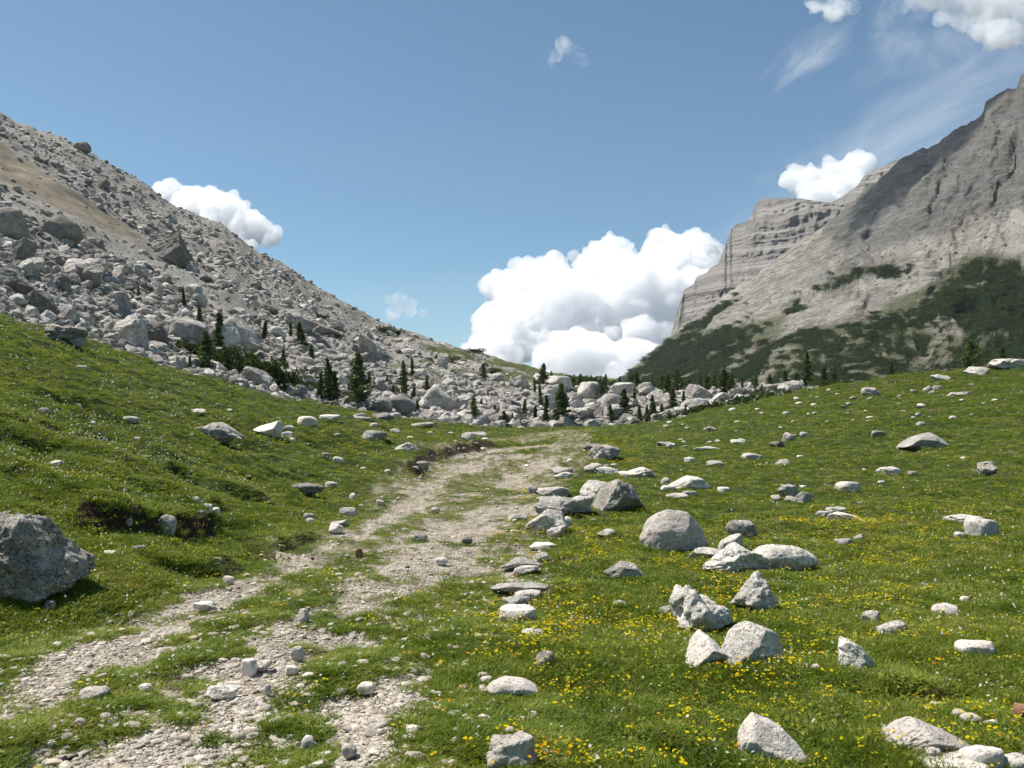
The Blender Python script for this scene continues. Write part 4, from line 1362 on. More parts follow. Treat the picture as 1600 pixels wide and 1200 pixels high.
TM = {'s': [tree_meshes(1 + i, .21 + .03 * (i % 3), 'spruce', mat_needle) for i in range(5)],
      'w': [tree_meshes(11 + i, .36, 'pine', mat_needle) for i in range(3)],
      't': [tree_meshes(21 + i, .13, 'spruce', mat_needle) for i in range(3)],
      'l': [tree_meshes(31 + i, .24, 'larch', mat_larch) for i in range(3)]}
TREES = [
 (552, 638, 88, 'w', "tallest dark conifer with a bushy double top behind the grassy crest"),
 (560, 634, 64, 's', "dark conifer hugging the right side of the tallest one"),
 (515, 630, 72, 's', "slim pointed dark conifer in the trio left of the tallest one"),
 (498, 626, 46, 's', "shortest dark conifer at the left of the trio"),
 (524, 630, 52, 's', "small conifer at the right of the trio"),
 (478, 544, 42, 's', "dark conifer against the great flat-topped block"),
 (487, 562, 24, 's', "stubby conifer just below the flat-topped block"),
 (454, 528, 24, 't', "little slim conifer left of the flat-topped block"),
 (413, 530, 30, 't', "thin dark conifer on the pale blocks right of the streaked boulder"),
 (442, 577, 32, 't', "thin conifer below the flat-topped block"),
 (422, 610, 28, 't', "leftmost of the small conifers in a row behind the crest"),
 (444, 614, 30, 's', "second small conifer in the row behind the crest"),
 (463, 610, 26, 's', "third small conifer in the row behind the crest"),
 (471, 620, 32, 's', "fourth and lowest small conifer in the row behind the crest"),
 (288, 482, 34, 't', "highest lone conifer on the left talus"),
 (307, 524, 46, 's', "conifer left of the slender one on the left talus"),
 (343, 547, 60, 't', "very slender tall conifer on the left talus"),
 (320, 580, 66, 'l', "bright green larch rising behind the crest of the left hillside"),
 (353, 566, 26, 's', "small conifer at the foot of the slender tall one"),
 (297, 576, 22, 't', "tiny conifer in the pale blocks behind the left crest"),
 (388, 590, 20, 's', "tiny conifer above the dark dwarf pines"),
 (216, 466, 20, 't', "tiny dark conifer among boulders far up the left slope"),
 (632, 622, 58, 'l', "grey-green larch above the broad cracked boulder"),
 (642, 588, 30, 's', "dark conifer peeping over the grey-green larch"),
 (617, 620, 20, 'w', "low dark bushy pine left of the grey-green larch"),
 (646, 630, 28, 's', "small dark conifer at the foot of the grey-green larch"),
 (652, 650, 26, 's', "small conifer touching the right end of the cracked boulder"),
 (738, 660, 40, 'l', "pale thin larch in front of the block field"),
 (753, 642, 20, 't', "tiny conifer right of the pale thin larch"),
 (786, 668, 26, 's', "small dark conifer just left of where the track vanishes"),
 (800, 664, 20, 't', "tiny slim conifer beside the vanishing track"),
 (757, 594, 26, 'w', "dark spreading pine on the saddle shoulder"),
 (848, 607, 40, 'w', "dark pine on the skyline left of the saddle"),
 (858, 608, 28, 'w', "lower dark pine touching the skyline pine"),
 (838, 614, 24, 't', "thin conifer under the skyline pine"),
 (847, 636, 36, 's', "conifer between pale blocks left of the darkest one"),
 (854, 664, 46, 't', "slim conifer immediately left of the darkest one"),
 (876, 668, 68, 's', "darkest broad conifer at the front of the block field"),
 (835, 664, 30, 't', "thin sparse conifer left of the darkest pair"),
 (906, 610, 26, 'w', "rounded dark pine on the saddle"),
 (939, 628, 34, 'w', "forked dark pine between the white saddle boulders"),
 (974, 656, 48, 's', "medium conifer in the centre right of the block field"),
 (992, 637, 30, 't', "thin grey conifer right of the medium one"),
 (1007, 612, 20, 's', "small conifer on the back row of the block field"),
 (1022, 664, 48, 's', "conifer at the front edge where the right hill begins"),
 (1014, 664, 32, 's', "smaller conifer touching the one at the front edge"),
 (1022, 612, 24, 's', "dark conifer behind the blocky back-row boulder"),
 (1053, 655, 48, 's', "conifer left of the big grey pointed boulder"),
 (1066, 640, 30, 't', "thin bare-looking conifer beside the big grey pointed boulder"),
 (1060, 612, 36, 'w', "dark pine on the back skyline left of the pointed boulder"),
 (985, 611, 28, 'w', "dark pine at the foot of the far mountain"),
 (1105, 610, 26, 'w', "dark pine behind the big grey pointed boulder"),
 (1130, 619, 44, 'w', "tall dark pine behind the low tent-shaped boulder"),
 (1188, 628, 28, 's', "small conifer before the right end of the block field"),
 (1262, 606, 56, 's', "tall conifer standing where the right hill hides the block field"),
]
_tx = [(895, 606, 18, 'w'), (922, 608, 22, 's'), (950, 606, 20, 'w'), (968, 612, 24, 's'), (998, 608, 26, 's'), (1035, 610, 24, 'w'), (1046, 618, 34, 's'), (1078, 610, 22, 's'),
       (1092, 612, 30, 's'), (1118, 612, 26, 's'), (1145, 612, 30, 'w'), (1160, 612, 22, 's'), (1178, 612, 28, 's'), (1205, 610, 26, 'w'), (1228, 608, 30, 's'), (1245, 606, 24, 'w'),
       (1285, 606, 34, 's'), (1303, 604, 26, 'w'), (955, 660, 28, 's'), (1000, 660, 26, 's'), (1036, 660, 30, 's'), (1072, 655, 24, 's'), (1110, 648, 22, 's'), (905, 655, 20, 't'), (820, 648, 26, 's'),
       (575, 600, 22, 's'), (602, 606, 20, 't'), (670, 612, 24, 't'), (700, 640, 22, 's'), (770, 652, 20, 's')]
TREES += [(a, b, c_, k, ("small dark conifer of the back row across the saddle" if b < 620 else "small conifer low among the pale saddle blocks") if a > 800 else "little conifer in the lower talus left of the saddle") for a, b, c_, k in _tx]
FAR_TREES = [(1515, 592, 62, 'w', "broad dark pine behind the crest of the right hill"),
             (1566, 582, 44, 's', "dark conifer near the right edge behind the hill crest"),
             (1395, 598, 34, 's', "small dark conifer peeping over the right hill crest")]
ti = 0
for (u, v, h, k, lab) in TREES + FAR_TREES:
    if (u, v, h, k, lab) in FAR_TREES:
        y = 120.0
        z = float(h_of(y, v) + EYE)
        x = float(x_of(u, y, z - EYE))
    else:
        x, y, z = cast_talus(u, v)
    H = h * y / F
    tr, cr = TM[k][ti % len(TM[k])]
    ti += 1
    root = bpy.data.objects.new("larch_tree" if k == 'l' else "conifer_tree", None)
    COL.objects.link(root)
    root.location = (x, y, z - .1)
    root.rotation_euler = (math.sin(ti * 2.3) * .05, math.cos(ti * 3.1) * .06, ti * 1.7)
    wv = 1.05 + .28 * math.sin(ti * 5.7)
    root.scale = (H * wv, H * wv, H)
    root['label'] = lab; root['category'] = "tree"; root['group'] = "trees among the boulders"
    for nm, me in (("trunk", tr), ("crown", cr)):
        link(nm, me, parent=root)


# dwarf pines
def bush_mesh(seed, mat, n=420):
    rs = np.random.RandomState(seed)
    c2, f2 = [], []
    nl = 9
    lobes = np.stack([rs.normal(0, .42, nl), rs.normal(0, .42, nl), rs.uniform(.1, .45, nl)], -1)
    lr = rs.uniform(.28, .5, nl)
    for i in range(n):
        k = rs.randint(nl)
        d = rs.normal(size=3); d /= np.linalg.norm(d); d[2] = abs(d[2]) if rs.rand() < .85 else d[2]
        p = lobes[k] + d * lr[k] * rs.uniform(.8, 1.08)
        if p[2] < -.1:
            continue
        s = rs.uniform(.06, .13)
        dd = d * .6 + rs.normal(size=3) * .5 + np.array((0, 0, .5)); dd /= np.linalg.norm(dd)
        e = rs.normal(size=3); e -= dd * e.dot(dd); e /= np.linalg.norm(e)
        q = len(c2)
        c2 += [tuple(p - e * s * .55), tuple(p + e * s * .55), tuple(p + dd * s * 1.5)]
        f2.append((q, q + 1, q + 2))
    return mesh_np("foliage", c2, f2, mat, True)


mat_thicket = leaf_mat("thicket_needles", [(.34, (.010, .022, .006)), (.50, (.024, .042, .011)), (.62, (.048, .068, .019)), (.74, (.09, .11, .035))], .018, .75, .1)
mat_mugo = leaf_mat("dwarf_pine_needles", [(.36, (.018, .034, .010)), (.5, (.034, .056, .015)), (.66, (.062, .088, .024))], .6, .75, .15)
bush_m = [bush_mesh(i, mat_mugo, 900) for i in range(4)]
stem_me = mesh_np("stem", *(lambda r: (r[0], r[1]))(rock_verts(3, 1, 2, .05, .8, .95, 0)), mat_bark)
BUSH = [(392, 594, 90, 36), (435, 606, 84, 30), (468, 612, 60, 24), (348, 574, 90, 36), (305, 556, 60, 24), (372, 588, 70, 34),
        (1130, 650, 80, 26), (1165, 645, 76, 30), (1205, 636, 70, 30), (1235, 628, 50, 22), (1096, 656, 66, 24), (1044, 662, 50, 20),
        (880, 600, 40, 14), (925, 602, 44, 14), (955, 606, 36, 12), (1290, 610, 50, 20), (1330, 608, 40, 16), (990, 660, 30, 12),
        (700, 566, 44, 12), (600, 520, 40, 8), (625, 525, 36, 10), (745, 553, 34, 8), (500, 500, 22, 12), (770, 588, 26, 12), (1080, 608, 40, 14), (1030, 606, 40, 12)]
rs = np.random.RandomState(4)
for i, (u, v, w, h) in enumerate(BUSH):
    x, y, z = cast_talus(u, v)
    s = y / F
    root = bpy.data.objects.new("dwarf_pine", None)
    COL.objects.link(root)
    root.location = (x, y, z)
    root.rotation_euler = (0, 0, rs.uniform(0, 6))
    root.scale = (w * s * .5, w * s * .45, h * s * 1.05)
    place = "behind the left hillside crest" if u < 480 else ("on the high shoulder of the left slope" if v < 570 else ("beside the right hill" if u > 1085 else "among the saddle boulders"))
    root['label'] = "low dark green dwarf pine bush " + place
    root['category'] = "bush"; root['group'] = "dwarf pines " + place
    link("foliage", bush_m[i % 4], parent=root)
    link("stem", stem_me, parent=root, scale=(.08, .08, .5))

# ------------------------------------------------------------------ the mountain on the right
def lerp_tab(u, pts):
    return np.interp(u, [p[0] for p in pts], [p[1] for p in pts])


RIDGE = [(900, 640), (960, 596), (1000, 566), (1050, 524), (1080, 500), (1130, 462), (1180, 432), (1230, 392), (1310, 336), (1345, 300), (1400, 254),
         (1430, 236), (1460, 224), (1500, 199), (1536, 180), (1540, 160), (1548, 150), (1575, 138), (1590, 132), (1594, 118), (1610, 108), (1700, 70), (1900, -40), (2300, -200)]
mu_ = np.arange(900, 2200, 2.6)
ms_ = np.concatenate([np.linspace(0, 1, 420), np.linspace(1.004, 1.5, 24)])
MUU, MS = np.meshgrid(mu_, ms_)
vr = lerp_tab(MUU, RIDGE)
yr = lerp_tab(MUU, [(900, 1750), (1100, 1600), (1300, 1450), (1600, 1300), (2200, 1200)])
yb = lerp_tab(MUU, [(900, 1150), (1100, 900), (1300, 620), (1600, 480), (2200, 420)])
vb = 622.0
sc = np.clip(MS, 0, 1)
Y = yb + (yr - yb) * sc
vrow = vb + (vr - vb) * sc ** .95
h = h_of(Y, vrow)
over = np.clip(MS - 1, 0, None)
Y = Y + over * 500
h = h - over * 420
X = x_of(MUU, Y, h)
# gullies running down to the left, cliff bands
kdir = lerp_tab(MUU, [(900, 1.1), (1250, .85), (1450, .5), (1700, .25)])
cu = MUU + kdir * vrow
wob = fbm2(MUU / 60, vrow / 60, 3, 201) * 26
gul = fbm2((cu + wob) / 26, vrow / 190, 4, 203, .6)
gul2 = fbm2((cu + wob) / 9, vrow / 150, 3, 204, .55)
rug = fbm2(X / 60, Y / 60 + h / 60, 5, 205, .6)
up = sstep(sc, .05, .35)
rg1 = .35 - np.abs(gul) * 2.2
rg2 = .3 - np.abs(gul2) * 2
strat = .3 - np.abs(fbm2((vrow + MUU * .55 + wob * .4) / 11, (MUU - vrow) / 160, 3, 251, .6)) * 2
dispz = (rg1 * 13 + gul * 9 + rg2 * 5.0) * up + rug * 4 + strat * 5 * sstep(-vrow, -440, -330)
# outcrop shoulder
shoulder = np.exp(-((MUU - 1330) / 60) ** 2 - ((vrow - 435) / 45) ** 2)
dispz = dispz + shoulder * 22 * (1 + .5 * fbm2(MUU / 14, vrow / 14, 3, 77))
# cliff bands: depth steps
band = 0
for (bv, amp, wdt, u0, u1, slope) in ((395, 26, 5, 1440, 2200, -.02), (520, 22, 8, 1380, 1640, -.05), (470, 10, 6, 1260, 1420, .2), (300, 10, 6, 1500, 2200, -.1)):
    vv0 = bv + slope * (MUU - 1500) + fbm2(MUU / 30, vrow * 0, 3, int(bv)) * 10
    band = band - amp * sstep(vrow, vv0 - wdt, vv0 + wdt) * (1 - sstep(vrow, vv0 + 26, vv0 + 60)) * sstep(MUU, u0, u0 + 60) * (1 - sstep(MUU, u1, u1 + 50))
fade = np.where(MS > 1, np.clip(1.1 - over * 3, 0, 1), 1)
edge = sstep(sc, .90, 1.0)
h2 = h + dispz * fade * (1 - .75 * edge) + band * .6 * (1 - edge)
h2 = h2 + edge * fade * fbm2(MUU / 9, MUU * 0 + 3, 4, 210) * 5
MX, MY, MZ = X, Y + (gul * 10 + rug * 6) * up * (1 - edge), h2 + EYE
mpu, mpv = proj(MX, MY, MZ)


def blob(u, v, bu, bv, su, sv, ang=0):
    c_, s_ = math.cos(R(ang)), math.sin(R(ang))
    a = ((u - bu) * c_ + (v - bv) * s_) / su
    b = (-(u - bu) * s_ + (v - bv) * c_) / sv
    return np.exp(-a * a - b * b)


def scrub_field(u, v):
    wig = 0
    top = line_v(u, [(960, 590), (1000, 575), (1050, 545), (1100, 528), (1160, 520), (1240, 515), (1300, 510), (1350, 500), (1400, 480), (1470, 450), (1510, 412), (1560, 412), (1600, 425), (1700, 440)])
    f = .80 * sstep(v, top - 22, top + 22)
    f = f + .30 * blob(u, v, 1390, 425, 85, 9, -6) + .3 * blob(u, v, 1310, 440, 30, 9, -35)
    f = f + .25 * blob(u, v, 1150, 490, 80, 26, -38) + .22 * blob(u, v, 1260, 465, 60, 18, -38) + .25 * blob(u, v, 1060, 540, 60, 20, -40)
    f = f + .25 * blob(u, v, 1500, 470, 120, 50)
    f = f - .55 * blob(u, v, 1510, 522, 90, 20, 4) - .30 * blob(u, v, 1160, 570, 70, 14, -22) - .35 * blob(u, v, 1235, 535, 34, 8, -50) - .4 * blob(u, v, 1560, 455, 50, 12, 8)
    f = f - .4 * blob(u, v, 1420, 460, 30, 14, 0) - .35 * blob(u, v, 1320, 480, 40, 12, -40) - .25 * blob(u, v, 1010, 590, 40, 14, -20)
    return f


cw = (mpu + kdir * mpv)
streak = fbm2((cw + wob) / 15, mpv / 120, 4, 221, .6)
clumpy = fbm2(mpu / 11, mpv / 7, 4, 223, .65)
sfld = scrub_field(mpu, mpv)
scrub = sstep(sfld + (streak * 1.0 + clumpy * .8) * sstep(sfld, .02, .22), .36, .44)
grassy = sstep(scrub_field(mpu, mpv + 14) + streak * .5 + .28 * blob(mpu, mpv, 1460, 470, 90, 30, -20) + .3 * blob(mpu, mpv, 1170, 530, 70, 16, -30), .30, .62)
darkrock_cloudshade = np.clip(sstep(-(mpv + .0 * mpu), -line_v(mpu.ravel(), [(1250, 330), (1330, 420), (1420, 400), (1500, 370), (1600, 330), (1800, 300)]).reshape(mpu.shape) - 8,
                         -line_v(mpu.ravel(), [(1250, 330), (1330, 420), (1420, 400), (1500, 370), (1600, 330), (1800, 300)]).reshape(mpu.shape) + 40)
                   + fbm2(mpu / 30, mpv / 14, 4, 231) * .55, 0, 1)  # cloud shade on the upper slope put into the colour, with grey rock
darkrock_cloudshade = np.maximum(darkrock_cloudshade, sstep(mpu, 1515, 1545) * (1 - sstep(mpv, 180, 215)))
darkrock_cloudshade = np.maximum(darkrock_cloudshade, shoulder * 1.1 * sstep(fbm2(mpu / 14, mpv / 10, 3, 5), -.5, .2))

mat_mtn, t, out = new_mat("mountain_rock")
P = t.n('ShaderNodeNewGeometry').outputs['Position']
a_s = t.n('ShaderNodeAttribute', attribute_name='scrub').outputs['Fac']
a_g = t.n('ShaderNodeAttribute', attribute_name='grassy').outputs['Fac']
a_d = t.n('ShaderNodeAttribute', attribute_name='darkrock_cloudshade').outputs['Fac']
a_c = t.n('ShaderNodeAttribute', attribute_name='streak').outputs['Fac']
a_b = t.n('ShaderNodeAttribute', attribute_name='strata').outputs['Fac']
mp = t.n('ShaderNodeMapping', {'Vector': P, 'Scale': (1, 1, 3.2)}).outputs[0]
n1 = t.noise(P, .012, 7, .65); n2 = t.noise(mp, .05, 8, .7); n3 = t.noise(P, .2, 5, .7)
tanr = t.ramp(n2, [(.34, (.17, .155, .125)), (.5, (.29, .267, .222)), (.64, (.41, .38, .325))])
tanr = t.mix(t.math('MULTIPLY', t.step(a_c, .46, .66), .7), tanr, (.43, .405, .355))
greyr = t.ramp(n2, [(.3, (.09, .088, .082)), (.5, (.15, .145, .135)), (.72, (.23, .22, .205))])  # grey for dark rock and the painted cloud shade
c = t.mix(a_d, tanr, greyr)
c = t.mix(t.math('MULTIPLY', t.step(a_b, .56, .63), .45), c, (.105, .10, .09))
c = t.mix(t.math('MULTIPLY', t.step(n1, .45, .62), .35), c, (.17, .155, .125))
c = t.mix(t.math('MULTIPLY', a_g, .75), c, t.ramp(n2, [(.3, (.05, .058, .022)), (.7, (.11, .115, .05))]))
c = t.mix(a_s, c, (.020, .034, .014))
principled(t, out, c, .95, bump(t, t.math('ADD', n2, t.math('MULTIPLY', n3, .35)), 1.0, 9.0), .1)
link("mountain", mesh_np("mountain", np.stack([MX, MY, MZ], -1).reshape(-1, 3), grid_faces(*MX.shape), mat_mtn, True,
                         {'scrub': scrub, 'grassy': grassy, 'darkrock_cloudshade': darkrock_cloudshade, 'streak': streak * .5 + gul2 * .35 + .5, 'strata': strat * .5 + .5}), kind='structure')

# mountain pine thicket as real bushes on the slope
rs = np.random.RandomState(12)
wm = (scrub > .5) & (MS < .97) & (mpu < 1900) & (mpu > 940)
ri, cj = np.nonzero(wm)
pick = rs.choice(len(ri), 36000)
bx = MX[ri[pick], cj[pick]]; by = MY[ri[pick], cj[pick]]; bz = MZ[ri[pick], cj[pick]]
n = len(bx)
bs = rs.uniform(1.8, 5.6, n) * np.clip(by / 900, .6, 1.4)
thick = [bush_mesh(40 + i, mat_thicket, 110) for i in range(3)]
scatter("dwarf_pine_thicket", thick, np.stack([bx + rs.normal(0, 1.5, n), by + rs.normal(0, 1.5, n), bz - .3 * bs], -1),
        np.stack([bs * 1.3, bs * 1.3, bs], -1), np.stack([np.zeros(n), np.zeros(n), rs.uniform(0, 6.28, n)], -1), rs.randint(0, 3, n),
        "dark green dwarf pine thicket covering the lower mountainside")
# loose blocks on the scree of the mountain
wm = (scrub < .3) & (MS < .98) & (mpu < 1680) & (mpu > 980)
ri, cj = np.nonzero(wm)
pick = rs.choice(len(ri), 5000)
bx = MX[ri[pick], cj[pick]]; by = MY[ri[pick], cj[pick]]; bz = MZ[ri[pick], cj[pick]]
n = len(bx)
bs = np.minimum(2.6, .5 / rs.rand(n) ** .35)
far_stone = [mesh_np("scree_block", *rock_verts(760 + i, 1, **dict(ANG, fine=0)), mat_mtn, False) for i in range(3)]
scatter("scree_blocks", far_stone, np.stack([bx, by, bz], -1), np.stack([bs, bs, bs * .7], -1),
        rs.uniform(0, 3, (n, 3)), rs.randint(0, 3, n), "loose pale blocks scattered over the mountain scree")

# ------------------------------------------------------------------ layered peak behind
mat_lay, t, out = new_mat("layered_rock")
P = t.n('ShaderNodeNewGeometry').outputs['Position']
sx = t.n('ShaderNodeSeparateXYZ', {0: P}).outputs
nb_ = t.noise(P, .006, 5, .6)
lay = t.n('ShaderNodeCombineXYZ', {0: t.math('MULTIPLY', sx[0], .0016), 1: t.math('MULTIPLY', sx[1], .0016),
                                   2: t.math('ADD', t.math('MULTIPLY', sx[2], .085), t.math('MULTIPLY', nb_, 2.2))}).outputs[0]
l1 = t.noise(lay, 1.0, 6, .7)
n2 = t.noise(P, .05, 7, .7)
c = t.ramp(l1, [(.32, (.12, .11, .10)), (.46, (.23, .21, .19)), (.55, (.32, .295, .265)), (.68, (.43, .405, .37))])
c = t.mix(t.math('MULTIPLY', t.step(n2, .48, .65), .4), c, (.20, .185, .165))
principled(t, out, c, .95, bump(t, t.math('ADD', t.math('MULTIPLY', l1, 1.4), n2), 1.0, 14.0), .1)


def peak(name, sil_top, base_v, u0, u1, Y0, Y1, layers, tilt, seed, left_edge):
    us = np.arange(u0, u1, 1.6)
    ss = np.linspace(0, 1, 260)
    U, S = np.meshgrid(us, ss)
    vt = lerp_tab(U, sil_top)
    v = base_v + (vt - base_v) * S
    # staircase: cliffs hold their depth, ledges step back
    vv0 = v + tilt * (U - u0) + fbm2(U / 90, v / 120, 4, seed) * 14
    T = (base_v - vv0)
    Yd = 0
    for (lv, back, soft) in layers:
        Yd = Yd + back * sstep(-(vv0), -(lv + soft), -(lv - soft))
    Yd = Yd + (base_v - v) * .5
    butt = .3 - np.abs(fbm2(U / 55 + 5, vv0 / 90, 5, seed + 3, .6)) * 2
    Yd = Yd - butt * 45 + fbm2(U / 6, v / 5, 3, seed + 6) * 6
    # the left flank turns away from the viewer
    eu = lerp_tab(v, left_edge)
    Yd = Yd + 260 * np.exp(-np.clip(U - eu, 0, None) / 38.0)
    Yy = Y0 + Yd
    hh = h_of(Yy, v)
    xx = x_of(U, Yy, hh)
    # a back side that falls away
    bk = np.linspace(.02, 1, 14)[:, None]
    yb_ = Yy[-1][None] + bk * 700
    hb_ = hh[-1][None] - bk ** 1.3 * 500
    xb_ = xx[-1][None] + 0 * bk
    XA = np.concatenate([xx, xb_]); YA = np.concatenate([Yy, yb_]); ZA = np.concatenate([hh, hb_]) + EYE
    link(name, mesh_np(name, np.stack([XA, YA, ZA], -1).reshape(-1, 3), grid_faces(*XA.shape), mat_lay, True), kind='structure')


peak("layered_peak",
     [(1050, 560), (1062, 498), (1066, 470), (1070, 452), (1084, 444), (1089, 432), (1104, 426), (1110, 418), (1128, 410), (1133, 403), (1135, 380), (1141, 372), (1143, 358), (1150, 351), (1168, 346), (1177, 332), (1182, 317), (1190, 311),
      (1220, 309), (1250, 310), (1290, 316), (1320, 320), (1420, 330)],
     560, 1052, 1420, 1900, 2100, [(lv_, bk_, sf_) for lv_, bk_, sf_ in ((500, 20, 2), (489, 45, 4), (480, 12, 1.5), (462, 60, 5), (455, 14, 2), (446, 30, 2), (428, 70, 6), (421, 12, 1.5), (412, 22, 2), (398, 80, 4), (391, 10, 1.5), (384, 20, 2), (371, 26, 3), (352, 60, 4), (345, 14, 1.5), (338, 40, 3), (326, 50, 3), (320, 14, 1.5))], .10, 301,
     [(300, 1186), (345, 1150), (380, 1136), (402, 1130), (430, 1092), (450, 1074), (500, 1062), (560, 1050)])
peak("back_peak",
     [(1270, 330), (1300, 316), (1320, 304), (1340, 290), (1352, 272), (1370, 264), (1400, 250), (1430, 238), (1500, 235)],
     420, 1270, 1500, 2500, 2700, [(320, 60, 3), (300, 60, 3), (285, 40, 3), (268, 40, 3)], .15, 331, [(230, 1380), (330, 1270), (420, 1240)])

# ------------------------------------------------------------------ clouds
mat_cloud, t, out = new_mat("cloud_vapour")
vol = t.n('ShaderNodeVolumePrincipled', {'Color': (.993, .993, .995, 1), 'Density': .02, 'Anisotropy': .5})
t.link(vol.outputs[0], out.inputs['Volume'])


DENS = 3.8


def cloud(name, blobs, dist, label, seed, voxel, density, thick=.6, lean=1.0):
    rs = np.random.RandomState(seed)
    V0, F0 = ICO[2]
    cos, fcs, nb_ = [], [], 0
    s = dist / F
    vb_ = max(b_[1] for b_ in blobs)
    for (u, v, r) in blobs:
        subs = [(u, v, r, 0.0)]
        for k in range(11):
            a = rs.uniform(0, 6.283); b = math.acos(rs.uniform(-.5, 1))
            rr = r * rs.uniform(.28, .5)
            q = r * .78
            subs.append((u + q * math.cos(a) * math.sin(b), v - q * math.sin(a) * math.sin(b) * .85, rr, -q * math.cos(b) * rs.uniform(.5, 1) * thick))
        l2 = []
        for (a, b, c_, dd) in subs[1:]:
            for k in range(6):
                an = rs.uniform(0, 6.283); bb = math.acos(rs.uniform(-.2, 1))
                l2.append((a + c_ * .8 * math.cos(an) * math.sin(bb), b - c_ * .8 * math.sin(an) * math.sin(bb), c_ * rs.uniform(.3, .5), dd - c_ * .8 * math.cos(bb) * thick))
        subs = subs + [q_ for q_ in l2 if q_[2] > 1.5 * voxel]
        for (a, b, c_, dd) in subs:
            Yc = dist + dd * s + (vb_ - b) * s * lean
            hc = h_of(Yc, b)
            cen = np.array((x_of(a, Yc, hc), Yc, hc + EYE))
            cos.append(V0 * c_ * s * np.array((1, thick, .92)) + cen)
            fcs.append(F0 + nb_)
            nb_ += len(V0)
    me = mesh_np(name, np.concatenate(cos), np.concatenate(fcs), mat_cloud)
    o = bpy.data.objects.new(name, me)
    COL.objects.link(o)
    md = o.modifiers.new("remesh", 'REMESH')
    md.mode = 'VOXEL'; md.voxel_size = voxel * s
    md.use_smooth_shade = True
    dg = bpy.context.evaluated_depsgraph_get()
    ev = o.evaluated_get(dg)
    m2 = bpy.data.meshes.new_from_object(ev)
    o.modifiers.clear()
    o.data = m2
    n_ = len(m2.vertices)
    c3 = np.zeros(n_ * 3, np.float32); m2.vertices.foreach_get('co', c3)
    nn = np.zeros(n_ * 3, np.float32); m2.vertices.foreach_get('normal', nn)
    c3 = c3.reshape(-1, 3); nn = nn.reshape(-1, 3)
    q = c3 / s
    d = (.3 - np.abs(fbm3(q[:, 0] / 40, q[:, 1] / 40, q[:, 2] / 40, 2, seed + 7))) * 22 + (.3 - np.abs(fbm3(q[:, 0] / 17, q[:, 1] / 17, q[:, 2] / 17, 2, seed))) * 10 + (.4 - np.abs(fbm3(q[:, 0] / 9, q[:, 1] / 9, q[:, 2] / 9, 4, seed + 3, .6))) * 9
    c3 = c3 + nn * (d * s)[:, None]
    m2.vertices.foreach_set('co', c3.ravel())
    m2.update()
    md = o.modifiers.new("remesh", 'REMESH')
    md.mode = 'VOXEL'; md.voxel_size = voxel * s * .9
    dg = bpy.context.evaluated_depsgraph_get()
    m2 = bpy.data.meshes.new_from_object(o.evaluated_get(dg))
    o.modifiers.clear()
    o.data = m2
    mt = mat_cloud.copy()
    mt.node_tree.nodes['Principled Volume'].inputs['Density'].default_value = density * DENS
    if 'wisp' in name or 'bank' in name:
        T = NT(mt.node_tree)
        nzv = T.noise(T.n('ShaderNodeNewGeometry').outputs['Position'], .0028 if 'wisp' in name else .0016, 8, .68, .8)
        T.link(T.math('MULTIPLY', T.step(nzv, .44, .66), density * 9), mt.node_tree.nodes['Principled Volume'].inputs['Density'])
    m2.materials.clear(); m2.materials.append(mt)
    o['label'] = label; o['category'] = "cloud"
    print(name, n_)
    return o


cloud("cumulus_cloud", [(800, 520, 60), (790, 450, 38), (840, 460, 55), (880, 500, 80), (950, 440, 62), (960, 400, 34), (1000, 480, 90), (1060, 430, 62), (1085, 400, 40),
                        (1030, 385, 28), (860, 410, 16), (1090, 470, 60), (760, 560, 50), (900, 580, 70), (1000, 580, 60), (1110, 420, 26)],
      7000, "huge white cumulus cloud filling the gap between the slopes", 3, 1.7, .005)
cloud("cumulus_cloud", [(300, 330, 36), (345, 345, 42), (385, 362, 30), (415, 368, 15), (265, 300, 18), (250, 290, 12), (330, 315, 20)],
      6500, "white cloud rising from behind the left talus ridge", 5, 1.6, .005)
cloud("cumulus_cloud", [(1265, 285, 26), (1245, 272, 18), (1300, 275, 28), (1340, 270, 26), (1320, 300, 30), (1280, 305, 30), (1350, 260, 14)],
      6500, "small bright cumulus cloud above the layered peak", 7, 1.4, .006)
cloud("cloud_wisp", [(868, 86, 9), (882, 76, 11), (898, 80, 10), (905, 90, 7), (858, 92, 6)], 6500, "tiny lone puff of cloud high in the blue sky", 9, .8, .0012)
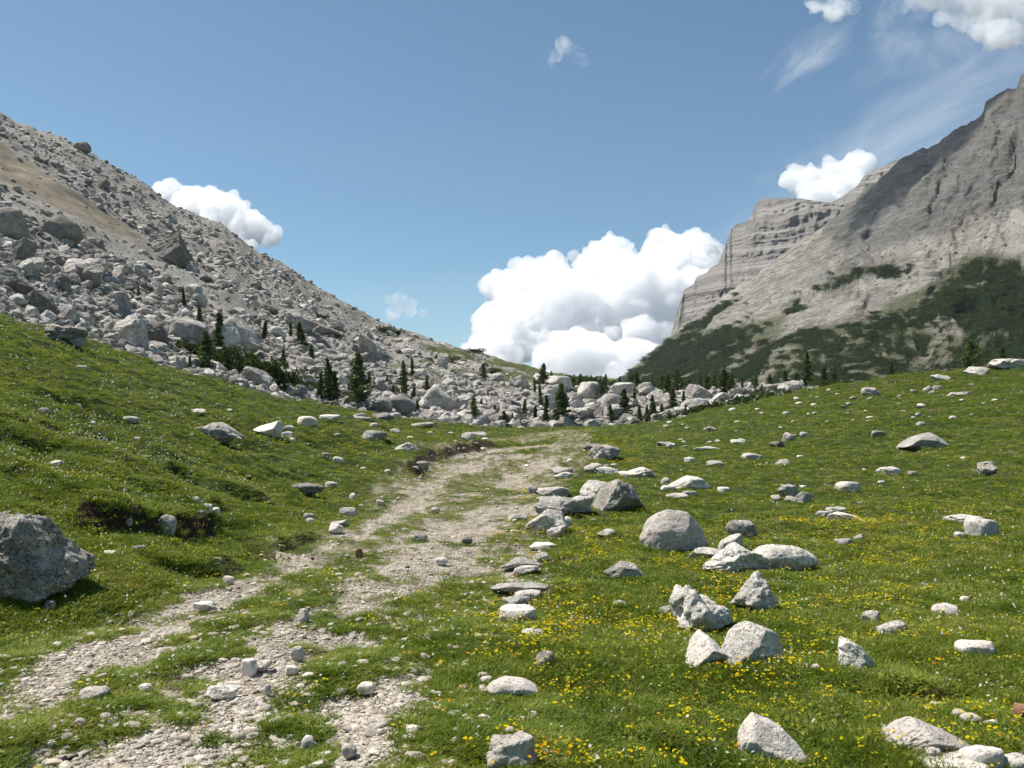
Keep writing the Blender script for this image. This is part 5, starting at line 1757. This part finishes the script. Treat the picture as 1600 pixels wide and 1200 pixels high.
cloud("cloud_wisp", [(620, 474, 14), (638, 482, 12), (655, 488, 8), (612, 488, 10)], 6500, "small faint puff of cloud just over the left slope", 11, 1.0, .0036)
cloud("cloud_bank", [(1500, -10, 50), (1450, -20, 40), (1400, -5, 26), (1560, 25, 50), (1600, 20, 60), (1385, 5, 18), (1640, 0, 60)], 6500, "white cloud cut by the top right corner of the sky", 13, 2.0, .0022)
cloud("cloud_wisp", [(1280, 5, 16), (1300, 8, 18), (1322, 0, 16)], 6500, "small torn cloud at the top edge left of the corner cloud", 15, 1.2, .0018)

# the cloud overhead that shades the upper right of the mountain
ov = []
for (pu3, pv3, yy3, r3) in ((1450, 285, 1330, 95), (1530, 250, 1300, 110), (1390, 335, 1370, 70), (1600, 230, 1280, 110), (1500, 330, 1250, 70), (1680, 190, 1260, 130), (1350, 365, 1360, 60), (1440, 370, 1300, 80), (1560, 320, 1200, 90), (1400, 300, 1370, 70)):
    h3 = float(h_of(yy3, pv3)); x3 = float(x_of(pu3, yy3, h3))
    k3 = (1500 - h3) / sun_dir.z
    X3, Y3, Z3 = x3 + sun_dir.x * k3, yy3 + sun_dir.y * k3, EYE + 1500
    uu3, vv3 = proj(X3, Y3, Z3)
    ov.append((float(uu3), float(vv3), r3, Y3))
dist3 = sum(o_[3] for o_ in ov) / len(ov)
cloud("cumulus_cloud", [(a, b, c_) for a, b, c_, d_ in ov], dist3, "cloud overhead whose shadow darkens the upper right mountainside", 21, 6, .0019)

# ------------------------------------------------------------------ the air of the valley
m_h, t, out = new_mat("haze_air")
hv = t.n('ShaderNodeVolumePrincipled', {'Color': (.80, .88, 1.0, 1), 'Density': .000028, 'Anisotropy': .2})
t.link(hv.outputs[0], out.inputs['Volume'])
hx = np.array([[x_, y_, z_] for z_ in (-17.0, 1100.0) for y_ in (-60.0, 3600.0) for x_ in (-4300.0, 4300.0)])
hf = np.array([[0, 2, 3, 1], [4, 5, 7, 6], [0, 1, 5, 4], [2, 6, 7, 3], [0, 4, 6, 2], [1, 3, 7, 5]])
link("haze", mesh_np("haze", hx, hf, m_h, False), "thin pale blue mountain air softening the far rock", None, None, 'stuff')
